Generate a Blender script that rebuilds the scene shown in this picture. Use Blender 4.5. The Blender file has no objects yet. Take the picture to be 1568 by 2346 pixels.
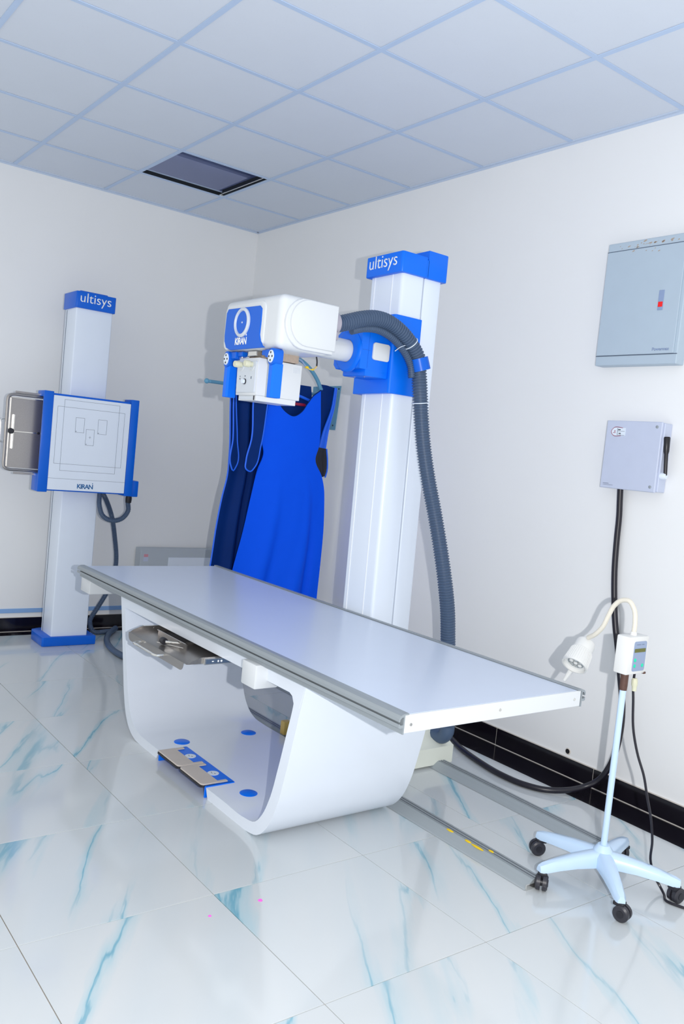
import bpy, bmesh, math, random
from mathutils import Vector, Matrix
random.seed(7)
SC = bpy.context.scene
COL = SC.collection

# ------------------------------------------------------------------ camera
IMG_W, IMG_H, F_PX = 1568, 2346, 1941.9
cd = bpy.data.cameras.new('camera')
cd.sensor_fit = 'VERTICAL'
cd.sensor_height = 36.0
cd.lens = F_PX / IMG_H * 36.0
cd.clip_start = 0.05
cam = bpy.data.objects.new('camera', cd)
COL.objects.link(cam)
_r = Vector((0.5973, 0.7957, 0.0999)).normalized()
_f = Vector((-0.7939, 0.6043, -0.0665)).normalized()
_u = _r.cross(_f).normalized(); _r = _f.cross(_u)
cam.matrix_world = Matrix(((_r.x, _u.x, -_f.x, 5.804), (_r.y, _u.y, -_f.y, -3.3414),
                           (_r.z, _u.z, -_f.z, 1.4095), (0, 0, 0, 1)))
SC.camera = cam

# ------------------------------------------------------------------ light
w = bpy.data.worlds.new('room_light'); SC.world = w
w.use_nodes = True
bg = w.node_tree.nodes['Background']
bg.inputs[0].default_value = (0.96, 0.985, 0.995, 1)
bg.inputs[1].default_value = 0.87
fl = bpy.data.lights.new('camera_flash', 'POINT')
fl.energy = 245
fl.shadow_soft_size = 0.012
fl.color = (1.0, 0.985, 0.975)
flo = bpy.data.objects.new('camera_flash', fl); COL.objects.link(flo)
flo.location = (5.93, -3.2, 1.43)

vs = SC.view_settings
vs.view_transform = 'Standard'; vs.look = 'None'; vs.gamma = 1.0
vs.use_curve_mapping = False
vs.exposure = 0.03

# ------------------------------------------------------------------ materials
def lin(r, g, b):
    f = lambda c: (c / 255 / 12.92) if c / 255 <= 0.04045 else ((c / 255 + 0.055) / 1.055) ** 2.4
    return (f(r), f(g), f(b))

def mat(name, rgb, rough=0.5, metal=0.0, var=0.04, scale=12.0, bump=0.0, bscale=200.0, spec=0.5, coat=0.0, stretch=None, emit=None):
    m = bpy.data.materials.new(name); m.use_nodes = True
    nt = m.node_tree; N = nt.nodes; Lk = nt.links
    p = N['Principled BSDF']
    c = lin(*rgb)
    tc = N.new('ShaderNodeTexCoord'); mp = N.new('ShaderNodeMapping')
    Lk.new(tc.outputs['Object'], mp.inputs[0])
    if stretch: mp.inputs['Scale'].default_value = stretch
    nz = N.new('ShaderNodeTexNoise'); nz.inputs['Scale'].default_value = scale; nz.inputs['Detail'].default_value = 4
    Lk.new(mp.outputs[0], nz.inputs['Vector'])
    mx = N.new('ShaderNodeMix'); mx.data_type = 'RGBA'
    a = tuple(max(0, x * (1 - var)) for x in c); b = tuple(min(1, x * (1 + var)) for x in c)
    mx.inputs[6].default_value = (*a, 1); mx.inputs[7].default_value = (*b, 1)
    Lk.new(nz.outputs['Fac'], mx.inputs[0]); Lk.new(mx.outputs[2], p.inputs['Base Color'])
    p.inputs['Roughness'].default_value = rough; p.inputs['Metallic'].default_value = metal
    p.inputs['Specular IOR Level'].default_value = spec
    p.inputs['Coat Weight'].default_value = coat
    if bump:
        n2 = N.new('ShaderNodeTexNoise'); n2.inputs['Scale'].default_value = bscale
        Lk.new(mp.outputs[0], n2.inputs['Vector'])
        bp = N.new('ShaderNodeBump'); bp.inputs['Strength'].default_value = bump; bp.inputs['Distance'].default_value = 0.002
        Lk.new(n2.outputs['Fac'], bp.inputs['Height']); Lk.new(bp.outputs[0], p.inputs['Normal'])
    if emit:
        p.inputs['Emission Color'].default_value = (*lin(*emit[0]), 1); p.inputs['Emission Strength'].default_value = emit[1]
    return m

def speckle_mat(name, base, dot, thr, scale, rough=0.8, var=0.03):
    """paint with small darker marks of their own shape"""
    m = mat(name, base, rough, var=var, scale=4)
    nt = m.node_tree; N = nt.nodes; Lk = nt.links; p = N['Principled BSDF']
    src = p.inputs['Base Color'].links[0].from_socket
    nz = N.new('ShaderNodeTexNoise'); nz.inputs['Scale'].default_value = scale; nz.inputs['Detail'].default_value = 3
    tc = N.new('ShaderNodeTexCoord'); Lk.new(tc.outputs['Object'], nz.inputs['Vector'])
    rp = N.new('ShaderNodeValToRGB'); rp.color_ramp.elements[0].position = thr; rp.color_ramp.elements[1].position = thr + 0.06
    Lk.new(nz.outputs['Fac'], rp.inputs[0])
    mx = N.new('ShaderNodeMix'); mx.data_type = 'RGBA'
    Lk.new(rp.outputs[0], mx.inputs[0]); Lk.new(src, mx.inputs[6]); mx.inputs[7].default_value = (*lin(*dot), 1)
    Lk.new(mx.outputs[2], p.inputs['Base Color'])
    return m

def marble_mat():
    m = bpy.data.materials.new('floor_marble'); m.use_nodes = True
    nt = m.node_tree; N = nt.nodes; Lk = nt.links; p = N['Principled BSDF']
    tc = N.new('ShaderNodeTexCoord'); oi = N.new('ShaderNodeObjectInfo')
    comb = N.new('ShaderNodeCombineXYZ')
    def mth(op, a, b=None):
        n = N.new('ShaderNodeMath'); n.operation = op
        for i, v in enumerate((a, b)):
            if v is None: continue
            if isinstance(v, (int, float)): n.inputs[i].default_value = v
            else: Lk.new(v, n.inputs[i])
        return n.outputs[0]
    Lk.new(mth('MULTIPLY', oi.outputs['Random'], 37.0), comb.inputs[0])
    Lk.new(mth('MULTIPLY', oi.outputs['Random'], 91.0), comb.inputs[1])
    Lk.new(mth('MULTIPLY', oi.outputs['Random'], 13.0), comb.inputs[2])
    add = N.new('ShaderNodeVectorMath'); add.operation = 'ADD'
    rot = N.new('ShaderNodeMapping'); rot.inputs['Rotation'].default_value = (0, 0, math.radians(32))
    Lk.new(tc.outputs['Object'], rot.inputs[0])
    sc = N.new('ShaderNodeVectorMath'); sc.operation = 'MULTIPLY'; sc.inputs[1].default_value = (0.55, 3.6, 1)
    Lk.new(rot.outputs[0], sc.inputs[0]); Lk.new(sc.outputs[0], add.inputs[0]); Lk.new(comb.outputs[0], add.inputs[1])
    # wobble
    wn = N.new('ShaderNodeTexNoise'); wn.inputs['Scale'].default_value = 4.2; wn.inputs['Detail'].default_value = 4; wn.inputs['Roughness'].default_value = 0.5
    Lk.new(add.outputs[0], wn.inputs['Vector'])
    ws = N.new('ShaderNodeVectorMath'); ws.operation = 'SCALE'; ws.inputs['Scale'].default_value = 0.36
    Lk.new(wn.outputs['Color'], ws.inputs[0])
    ad2 = N.new('ShaderNodeVectorMath'); ad2.operation = 'ADD'
    Lk.new(add.outputs[0], ad2.inputs[0]); Lk.new(ws.outputs[0], ad2.inputs[1])
    n1 = N.new('ShaderNodeTexNoise'); n1.inputs['Scale'].default_value = 1.0; n1.inputs['Detail'].default_value = 0.6
    Lk.new(ad2.outputs[0], n1.inputs['Vector'])
    ridge = mth('ABSOLUTE', mth('SUBTRACT', n1.outputs['Fac'], 0.5))
    # width / presence mask
    n2 = N.new('ShaderNodeTexNoise'); n2.inputs['Scale'].default_value = 2.1; n2.inputs['Detail'].default_value = 1
    Lk.new(add.outputs[0], n2.inputs['Vector'])
    r2 = N.new('ShaderNodeMapRange'); r2.inputs[1].default_value = 0.40; r2.inputs[2].default_value = 0.68; Lk.new(n2.outputs['Fac'], r2.inputs[0])
    core = N.new('ShaderNodeMapRange'); core.inputs[1].default_value = 0.013; core.inputs[2].default_value = 0.002; Lk.new(ridge, core.inputs[0])
    halo = N.new('ShaderNodeMapRange'); halo.inputs[1].default_value = 0.06; halo.inputs[2].default_value = 0.0; Lk.new(ridge, halo.inputs[0])
    coref = mth('MULTIPLY', core.outputs[0], r2.outputs[0])
    halof = mth('MULTIPLY', halo.outputs[0], r2.outputs[0])
    cl = N.new('ShaderNodeTexNoise'); cl.inputs['Scale'].default_value = 1.6; Lk.new(add.outputs[0], cl.inputs['Vector'])
    base = N.new('ShaderNodeMix'); base.data_type = 'RGBA'
    base.inputs[6].default_value = (*lin(194, 203, 209), 1); base.inputs[7].default_value = (*lin(209, 211, 212), 1)
    Lk.new(cl.outputs['Fac'], base.inputs[0])
    h = N.new('ShaderNodeMix'); h.data_type = 'RGBA'; h.inputs[7].default_value = (*lin(152, 194, 208), 1)
    Lk.new(mth('MULTIPLY', halof, 0.78), h.inputs[0]); Lk.new(base.outputs[2], h.inputs[6])
    k = N.new('ShaderNodeMix'); k.data_type = 'RGBA'; k.inputs[7].default_value = (*lin(92, 158, 182), 1)
    Lk.new(mth('MULTIPLY', coref, 0.75), k.inputs[0]); Lk.new(h.outputs[2], k.inputs[6])
    Lk.new(k.outputs[2], p.inputs['Base Color'])
    p.inputs['Roughness'].default_value = 0.10
    p.inputs['Specular IOR Level'].default_value = 0.9
    return m

M = dict(
    wall=mat('wall_paint', (237, 238, 239), 0.75, var=0.015, scale=2.5, bump=0.05, bscale=90),
    tile=speckle_mat('ceiling_mineral_board', (212, 219, 230), (199, 208, 223), 0.66, 180.0, 0.9, 0.02),
    tee=mat('ceiling_grid_enamel', (184, 204, 232), 0.5, var=0.03),
    tee_dark=mat('bare_grid_steel', (44, 50, 56), 0.45, 0.5),
    slab=mat('plenum_concrete', (200, 212, 246), 0.9, var=0.08, scale=3),
    marble=marble_mat(),
    grout=mat('beige_grout', (150, 130, 104), 0.9, var=0.15, scale=30),
    black=mat('black_gloss_tile', (20, 17, 25), 0.12, var=0.2, scale=20),
    wgrout=mat('white_grout', (206, 200, 192), 0.9, var=0.12, scale=60),
    stripe=mat('pale_blue_strip', (138, 178, 228), 0.5),
    white=mat('white_moulded_plastic', (216, 220, 224), 0.34, var=0.01, coat=0.15),
    colwhite=mat('white_enamelled_aluminium', (226, 235, 248), 0.3, var=0.012, coat=0.2),
    tabtop=mat('table_laminate', (206, 217, 236), 0.30, var=0.012, coat=0.1),
    pedestal=mat('white_lacquer', (226, 233, 244), 0.3, var=0.01, coat=0.3),
    blue=mat('blue_plastic', (2, 112, 240), 0.32, var=0.03, spec=0.3),
    bluedeep=mat('blue_painted_metal', (8, 98, 212), 0.32, var=0.03, spec=0.3),
    alu=mat('anodised_aluminium', (152, 160, 166), 0.40, 0.25, var=0.05, scale=8, stretch=(0.4, 12, 12)),
    steel=mat('brushed_stainless_steel', (168, 164, 162), 0.30, 0.9, var=0.08, scale=10, stretch=(0.6, 14, 14)),
    bright=mat('polished_steel', (225, 224, 220), 0.16, 0.95, var=0.02),
    hose=mat('slate_blue_hose_rubber', (74, 93, 120), 0.42, var=0.08, scale=30),
    pedalgrey=mat('grey_pedal_coating', (198, 189, 182), 0.45, 0.05, var=0.05),
    rubber=mat('black_rubber', (22, 21, 28), 0.35, var=0.15, scale=30),
    dark=mat('black_plastic', (30, 30, 38), 0.4, var=0.1),
    apron=mat('royal_blue_nylon', (0, 92, 255), 0.65, var=0.05, scale=9, spec=0.15, bump=0.15, bscale=60),
    navy=mat('navy_nylon', (0, 44, 112), 0.7, var=0.12, scale=9, spec=0.15, bump=0.15, bscale=60),
    piping=mat('bright_blue_piping', (18, 104, 244), 0.5, var=0.05),
    teal=mat('teal_enamel', (92, 150, 182), 0.4, var=0.06),
    panelgrey=mat('grey_enamel', (178, 194, 208), 0.45, var=0.03),
    boxgrey=mat('lilac_grey_enamel', (193, 201, 222), 0.45, var=0.03, scale=20),
    cabgrey=mat('pale_grey_steel', (186, 194, 202), 0.5, var=0.03),
    cream=mat('cream_plastic', (226, 230, 220), 0.4, var=0.03),
    yellow=mat('yellowed_resin', (222, 190, 110), 0.5, var=0.12),
    cable=mat('black_cable_sheath', (24, 22, 34), 0.32, var=0.1),
    lampw=mat('lamp_white_plastic', (222, 223, 222), 0.4, var=0.01),
    gooseneck=mat('ivory_gooseneck', (220, 215, 202), 0.4, var=0.03),
    standblue=mat('pale_blue_enamel', (196, 220, 246), 0.3, var=0.03, coat=0.2),
    castor=mat('dark_castor_nylon', (46, 46, 54), 0.4, var=0.1),
    red=mat('red_plastic', (246, 22, 20), 0.4),
    crimson=mat('crimson_fabric', (150, 16, 60), 0.5, var=0.2, scale=80),
    ink=mat('printed_ink', (70, 84, 104), 0.6),
    bluink=mat('printed_blue_ink', (28, 104, 166), 0.5),
    greyink=mat('faded_grey_ink', (140, 158, 192), 0.6),
    textw=mat('white_print', (248, 250, 252), 0.5, var=0.0),
    knob=mat('ivory_knob', (214, 214, 188), 0.4, var=0.04),
    facia=mat('grey_facia', (206, 213, 222), 0.4, var=0.02),
    lcd=mat('olive_display', (92, 96, 12), 0.25, var=0.35, scale=26),
    green=mat('turquoise_button', (0, 214, 170), 0.4, var=0.02),
    slate=mat('slate_keypad', (142, 158, 188), 0.4, var=0.02),
    amber=mat('amber_led_lens', (210, 140, 60), 0.2),
    rust=mat('brown_rust', (92, 66, 58), 0.6, 0.2, var=0.3, scale=60),
    chip=mat('paint_chip', (172, 156, 142), 0.9, var=0.2, scale=60),
    glandgrey=mat('lilac_grey_gland', (168, 164, 176), 0.45),
    tapeyellow=mat('yellow_tape', (236, 200, 20), 0.5),
    railalu=mat('pale_floor_rail_aluminium', (160, 168, 173), 0.4, 0.1, var=0.05, scale=8, stretch=(0.4, 12, 12)),
    palered=mat('faded_red_print', (214, 150, 162), 0.6),
    angle=mat('wall_angle_enamel', (196, 209, 228), 0.5, var=0.03),
    groove=mat('grey_groove_insert', (82, 88, 98), 0.4, var=0.08),
    pink=mat('pink_paper', (250, 110, 226), 0.6),
    wire=mat('grey_cable', (130, 152, 186), 0.4),
    disc=mat('pale_badge', (222, 232, 244), 0.4, var=0.01),
)

# ------------------------------------------------------------------ mesh helpers
class MB:
    def __init__(s): s.bm = bmesh.new()
    def _merge(s, b, xf=None):
        if xf: bmesh.ops.transform(b, matrix=xf, verts=b.verts)
        me = bpy.data.meshes.new('t'); b.to_mesh(me); b.free()
        s.bm.from_mesh(me); bpy.data.meshes.remove(me)
        return s
    def box(s, x0, x1, y0, y1, z0, z1, bev=0.0, seg=2, xf=None, edges=None):
        b = bmesh.new(); bmesh.ops.create_cube(b, size=1)
        for v in b.verts:
            v.co = Vector(((x0 + x1) / 2 + v.co.x * (x1 - x0), (y0 + y1) / 2 + v.co.y * (y1 - y0), (z0 + z1) / 2 + v.co.z * (z1 - z0)))
        if bev:
            es = b.edges[:]
            if edges: es = [e for e in b.edges if abs((e.verts[0].co - e.verts[1].co).normalized().dot(Vector(edges))) > 0.9]
            bmesh.ops.bevel(b, geom=es, offset=bev, segments=seg, profile=0.5, affect='EDGES')
        return s._merge(b, xf)
    def prism(s, poly, axis, a0, a1, bev=0.0, seg=2, xf=None):
        """poly in the two remaining axes (order x,y,z without axis), extruded along axis"""
        b = bmesh.new()
        def mk(p, a):
            if axis == 'x': return (a, p[0], p[1])
            if axis == 'y': return (p[0], a, p[1])
            return (p[0], p[1], a)
        v0 = [b.verts.new(mk(p, a0)) for p in poly]; v1 = [b.verts.new(mk(p, a1)) for p in poly]
        n = len(poly)
        f0 = b.faces.new(v0); f1 = b.faces.new(v1[::-1])
        for i in range(n):
            b.faces.new((v0[i], v1[i], v1[(i + 1) % n], v0[(i + 1) % n]))
        bmesh.ops.recalc_face_normals(b, faces=b.faces)
        if bev:
            es = [e for e in b.edges if f0 in e.link_faces or f1 in e.link_faces]
            bmesh.ops.bevel(b, geom=es, offset=bev, segments=seg, profile=0.5, affect='EDGES')
        bmesh.ops.triangulate(b, faces=[f for f in b.faces if len(f.verts) > 4])
        return s._merge(b, xf)
    def tube(s, p0, p1, r0, r1=None, n=20, bev=0.0):
        r1 = r0 if r1 is None else r1
        return s.lathe(p0, p1, [(0, 0), (0, r0), (1, r1), (1, 0)], n)
    def lathe(s, p0, p1, prof, n=24):
        """prof: (t along p0->p1, radius)"""
        p0, p1 = Vector(p0), Vector(p1); d = (p1 - p0); L = d.length; d.normalize()
        a = d.orthogonal().normalized(); c = d.cross(a)
        b = bmesh.new(); rings = []
        for t, r in prof:
            o = p0 + d * (t * L)
            if r <= 1e-6: rings.append([b.verts.new(o)])
            else: rings.append([b.verts.new(o + (a * math.cos(2 * math.pi * i / n) + c * math.sin(2 * math.pi * i / n)) * r) for i in range(n)])
        for A, B in zip(rings, rings[1:]):
            for i in range(n):
                j = (i + 1) % n
                if len(A) == 1 and len(B) == 1: continue
                if len(A) == 1: b.faces.new((A[0], B[i], B[j]))
                elif len(B) == 1: b.faces.new((A[i], B[0], A[j]))
                else: b.faces.new((A[i], B[i], B[j], A[j]))
        bmesh.ops.recalc_face_normals(b, faces=b.faces)
        return s._merge(b)
    def sweep(s, pts, r, n=12, step=0.02, rib=0.0, pitch=0.013, caps=True, closed=False):
        P = spline(pts, step if not rib else pitch / 4)
        d = []
        for i in range(len(P)):
            d.append((P[min(i + 1, len(P) - 1)] - P[max(i - 1, 0)]).normalized())
        a = d[0].orthogonal().normalized()
        b = bmesh.new(); rings = []
        for i, p in enumerate(P):
            a = (a - d[i] * a.dot(d[i])).normalized(); c = d[i].cross(a)
            rr = r(i / (len(P) - 1)) if callable(r) else r
            if rib: rr = rr - (rib if (i % 4) in (2, 3) else 0)
            rings.append([b.verts.new(p + (a * math.cos(2 * math.pi * k / n) + c * math.sin(2 * math.pi * k / n)) * rr) for k in range(n)])
        for A, B in zip(rings, rings[1:]):
            for i in range(n): b.faces.new((A[i], B[i], B[(i + 1) % n], A[(i + 1) % n]))
        if caps: b.faces.new(rings[0][::-1]); b.faces.new(rings[-1])
        bmesh.ops.recalc_face_normals(b, faces=b.faces)
        return s._merge(b)
    def sphere(s, c, r, sc=(1, 1, 1), u=16, v=10):
        b = bmesh.new(); bmesh.ops.create_uvsphere(b, u_segments=u, v_segments=v, radius=r)
        return s._merge(b, Matrix.Translation(c) @ Matrix.Diagonal((*sc, 1)))
    def faces(s, verts, faces):
        b = bmesh.new(); V = [b.verts.new(v) for v in verts]
        for f in faces: b.faces.new([V[i] for i in f])
        bmesh.ops.recalc_face_normals(b, faces=b.faces)
        return s._merge(b)
    def out(s, name, material, parent=None, smooth=True, ang=35, tilt=False):
        me = bpy.data.meshes.new(name)
        if tilt: bmesh.ops.transform(s.bm, matrix=TILT, verts=s.bm.verts)
        s.bm.to_mesh(me); s.bm.free()
        me.materials.append(material)
        if smooth and len(me.polygons):
            me.polygons.foreach_set('use_smooth', [True] * len(me.polygons))
            me.set_sharp_from_angle(angle=math.radians(ang))
        o = bpy.data.objects.new(name, me); COL.objects.link(o)
        if parent is not None: attach(o, parent)
        return o

def world_of(o):
    m = Matrix.Translation(o.location)
    if o.parent: m = world_of(o.parent) @ o.matrix_parent_inverse @ m
    return m
def attach(o, parent):
    o.parent = parent
    o.matrix_parent_inverse = world_of(parent).inverted()

def spline(pts, step):
    pts = [Vector(p) for p in pts]
    if len(pts) == 2:
        n = max(1, int((pts[1] - pts[0]).length / step)); return [pts[0].lerp(pts[1], i / n) for i in range(n + 1)]
    n = len(pts); D = [max(1e-9, (pts[i + 1] - pts[i]).length) for i in range(n - 1)]
    sl = [(pts[i + 1] - pts[i]) / D[i] for i in range(n - 1)]
    tg = [sl[0]] + [(sl[i - 1] * D[i] + sl[i] * D[i - 1]) / (D[i] + D[i - 1]) for i in range(1, n - 1)] + [sl[-1]]
    fine = []
    for i in range(n - 1):
        p1, p2, m1, m2 = pts[i], pts[i + 1], tg[i] * D[i], tg[i + 1] * D[i]
        for k in range(24):
            t = k / 24; t2 = t * t; t3 = t2 * t
            fine.append(p1 * (2 * t3 - 3 * t2 + 1) + m1 * (t3 - 2 * t2 + t) + p2 * (3 * t2 - 2 * t3) + m2 * (t3 - t2))
    fine.append(pts[-1].copy())
    L = [0]
    for a, b in zip(fine, fine[1:]): L.append(L[-1] + (b - a).length)
    n = max(2, int(L[-1] / step)); out = []; j = 0
    for i in range(n + 1):
        s = L[-1] * i / n
        while j < len(L) - 2 and L[j + 1] < s: j += 1
        q = (s - L[j]) / max(1e-9, L[j + 1] - L[j]); out.append(fine[j].lerp(fine[j + 1], min(1, max(0, q))))
    return out

def thing(name, label, cat, loc, group=None):
    o = bpy.data.objects.new(name, None); COL.objects.link(o); o.location = loc
    o.empty_display_size = 0.05
    o['label'] = label; o['category'] = cat
    if group: o['group'] = group
    return o
def tag(o, label, cat, group=None):
    o['label'] = label; o['category'] = cat
    if group: o['group'] = group
    return o
def struct(o):
    o['kind'] = 'structure'; return o
def lab(o, text):
    o['label'] = text; return o
def copy_of(o, parent, loc=None):
    c = o.copy(); COL.objects.link(c); c.parent = parent
    if loc is not None: c.location = loc
    return c

def text(name, body, size_w, origin, facing, material, parent, height=None, shear=0.0, depth=0.0012, spacing=1.0, bold=0.0, tilt=False):
    """flat lettering; origin = left end of the baseline; facing '-y' or '+x'"""
    cu = bpy.data.curves.new('t', 'FONT'); cu.body = body; cu.size = 1; cu.extrude = 0; cu.shear = shear; cu.space_character = spacing; cu.offset = bold
    o = bpy.data.objects.new('t', cu); COL.objects.link(o)
    dg = bpy.context.evaluated_depsgraph_get()
    me = bpy.data.meshes.new_from_object(o.evaluated_get(dg))
    bpy.data.objects.remove(o); bpy.data.curves.remove(cu)
    xs = [v.co.x for v in me.vertices]; ys = [v.co.y for v in me.vertices]
    k = size_w / (max(xs) - min(xs)); ky = k if height is None else height / (max(ys) - min(ys))
    x0 = min(xs); O = Vector(origin)
    b = bmesh.new(); b.from_mesh(me); bpy.data.meshes.remove(me)
    fs = b.faces[:]
    for v in b.verts:
        a, h = (v.co.x - x0) * k, v.co.y * ky
        v.co = O + (Vector((a, 0, h)) if facing == '-y' else Vector((0, a, h)))
    g = bmesh.ops.extrude_face_region(b, geom=fs)
    d = Vector((0, -depth, 0)) if facing == '-y' else Vector((depth, 0, 0))
    for e in g['geom']:
        if isinstance(e, bmesh.types.BMVert): e.co += d
    bmesh.ops.recalc_face_normals(b, faces=b.faces)
    m = MB(); m._merge(b)
    return m.out(name, material, parent, smooth=False, tilt=tilt)

def rrect(a0, a1, b0, b1, r, n=6, corners=(1, 1, 1, 1)):
    """rounded rectangle; corners: (a1b1, a0b1, a0b0, a1b0)"""
    P = []
    for (ca, cb, s, on) in ((a1, b1, 0, corners[0]), (a0, b1, 90, corners[1]), (a0, b0, 180, corners[2]), (a1, b0, 270, corners[3])):
        rr = r if on is True or on == 1 else (on if on else 0)
        if not rr: P.append((ca, cb)); continue
        ox = ca - rr if ca == a1 else ca + rr; oz = cb - rr if cb == b1 else cb + rr
        for i in range(n + 1):
            t = math.radians(s + 90 * i / n); P.append((ox + rr * math.cos(t), oz + rr * math.sin(t)))
    return P
def circ(ca, cb, r, n=24):
    return [(ca + r * math.cos(2 * math.pi * i / n), cb + r * math.sin(2 * math.pi * i / n)) for i in range(n)]

# ================================================================== room
H = 3.045
XMAX, YMIN = 5.986, -3.806          # the built part of the room ends behind the camera
# floor: grout bed with separate tiles
floor = struct(MB().box(-0.2, XMAX, YMIN, 0.2, -0.06, -0.004).out('floor', M['grout'], smooth=False))
T = 0.6; G = 0.0013
def tile_mesh(name, sx, sy, z0, z1, g, m):
    b = MB().box(g - sx / 2, sx / 2 - g, g - sy / 2, sy / 2 - g, z0, z1, 0.0004, 1)
    me = bpy.data.meshes.new(name); b.bm.to_mesh(me); b.bm.free(); me.materials.append(m); return me
cache = {}
def lay(name, x0, x1, y0, y1, z0, z1, g, m, parent, z=0.0):
    key = (name, round(x1 - x0, 3), round(y1 - y0, 3))
    if key not in cache: cache[key] = tile_mesh(name, x1 - x0, y1 - y0, z0, z1, g, m)
    o = bpy.data.objects.new(name, cache[key]); COL.objects.link(o)
    o.location = ((x0 + x1) / 2, (y0 + y1) / 2, z); o.parent = parent
    return o
BX, BY = 0.11, -0.188            # inner edges of the black border
WL_END = -3.2
xs = [BX] + [0.586 + T * i for i in range(10)]
ys = [BY] + [-0.806 - T * i for i in range(6)]
for i in range(len(xs) - 1):
    for j in range(len(ys) - 1):
        lay('floor_tile', xs[i], xs[i + 1], ys[j + 1], ys[j], -0.012, 0, G, M['marble'], floor)
bxs = [0.0] + [0.53 + T * i for i in range(9)] + [XMAX]
for a, b in zip(bxs, bxs[1:]):
    lay('border_tile', a, b, BY, 0.0, -0.012, 0.0005, G * .7, M['black'], floor)
bys = [BY] + [-0.70 - T * i for i in range(5)] + [WL_END]
for a, b in zip(bys, bys[1:]):
    lay('border_tile', 0.0, BX, b, a, -0.012, 0.0005, G * .7, M['black'], floor)

wall_l = struct(MB().box(-0.2, 0, WL_END, 0.2, -0.05, 3.06).out('wall_left', M['wall'], smooth=False))
MB().box(-0.2, 0, WL_END, 0.2, 3.0602, 3.5).out('bare_upper_wall', M['slab'], wall_l, smooth=False)
wall_r = struct(MB().box(0.0002, XMAX, 0, 0.2, -0.05, 3.06).out('wall_right', M['wall'], smooth=False))
MB().box(0.0002, XMAX, 0, 0.2, 3.0602, 3.5).out('bare_upper_wall', M['slab'], wall_r, smooth=False)

# skirting of black tiles on both walls
sk_r = struct(MB().box(0.0, XMAX, -0.0092, 0.0, 0.0, 0.091).out('baseboard_right', M['wgrout'], smooth=False))
for a, b in zip(bxs, bxs[1:]):
    o = MB().box(a + G, b - G, -0.010, -0.009, 0.003, 0.089, 0.0012, 1).out('baseboard_tile', M['black'], sk_r, smooth=False)
MB().box(0.01, XMAX, -0.0135, -0.009, 0.0, 0.0035).out('grout_bead', M['wgrout'], sk_r, smooth=False)
sk_l = struct(MB().box(0.0, 0.0092, WL_END, -0.01, 0.0, 0.098).out('baseboard_left', M['wgrout'], smooth=False))
for a, b in zip([-0.012] + bys[1:], bys[1:]):
    MB().box(0.009, 0.010, b + G, a - G, 0.003, 0.096, 0.0012, 1).out('baseboard_tile', M['black'], sk_l, smooth=False)
MB().box(0.009, 0.0135, WL_END, -0.02, 0.0, 0.0035).out('grout_bead', M['wgrout'], sk_l, smooth=False)
struct(MB().box(0.0, 0.006, WL_END, -0.02, 0.128, 0.158, 0.002).out('trim_1', M['stripe'], smooth=False))

# ceiling: slab above, grid of tees, lay-in boards, one board missing
CX_END, CY_END = 5.375, -3.025
ceil = struct(MB().box(-0.2, CX_END, CY_END, 0.2, 3.42, 3.5).out('ceiling', M['slab'], smooth=False))
CX = [0.575 + T * i for i in range(9)]
CY = [-0.625 - T * i for i in range(5)]
cxs = [0.0] + CX; cys = [0.0] + CY
for i in range(len(cxs) - 1):
    for j in range(len(cys) - 1):
        if i == 1 and j == 1: continue                    # the missing board
        lay('ceiling_tile', cxs[i], cxs[i + 1], cys[j + 1], cys[j], 0, 0.014, 0.004, M['tile'], ceil, H + 0.004)
for x in CX[:-1]:
    MB().box(x - 0.012, x + 0.012, CY[-1], 0, H, H + 0.003).box(x - 0.001, x + 0.001, CY[-1], 0, H + .003, H + 0.036).out('main_tee', M['tee'], ceil, smooth=False)
for j, y in enumerate(CY[:-1]):
    for i in range(len(cxs) - 1):
        MB().box(cxs[i] + (0.012 if i else 0), cxs[i + 1] - 0.012, y - 0.012, y + 0.012, H, H + 0.003).box(cxs[i] + (0.012 if i else 0), cxs[i + 1] - 0.012, y - 0.001, y + 0.001, H + .003, H + 0.036).out('cross_tee', M['tee'], ceil, smooth=False)
# bare steel edges of the boards and tees around the hole
hx0, hx1, hy0, hy1 = 0.575, 1.175, -1.225, -0.625
MB().box(hx0 + .004, hx0 + .010, hy0 + .012, hy1 - .012, H + .0035, H + .026).out('tee_web', M['tee_dark'], ceil, smooth=False)
MB().box(hx1 - .010, hx1 - .004, hy0 + .012, hy1 - .012, H + .0035, H + .040).out('tee_web', M['tee_dark'], ceil, smooth=False)
MB().box(hx0 + .012, hx1 - .012, hy1 - .016, hy1 - .010, H + .0035, H + .045).out('tee_web', M['tee_dark'], ceil, smooth=False)
MB().box(hx0 + .010, hx1 - .010, hy1 - .040, hy1 - .034, H + .004, H + .008).out('hanger_wire', M['bright'], ceil, smooth=False)
MB().box(hx0 + .006, hx0 + .030, hy1 - .034, hy1 - .008, H + .002, H + .010, .002).out('tee_clip', M['bright'], ceil, smooth=False)
# edge angle along the walls
struct(MB().box(0, CX_END, -0.016, 0, H - .001, H + .004).box(0, CX_END, -0.002, 0, H - .012, H).out('trim_2', M['angle'], smooth=False))
struct(MB().box(0, 0.016, CY_END, 0, H - .001, H + .004).box(0, 0.002, CY_END, 0, H - .012, H).out('trim_3', M['angle'], smooth=False))

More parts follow.
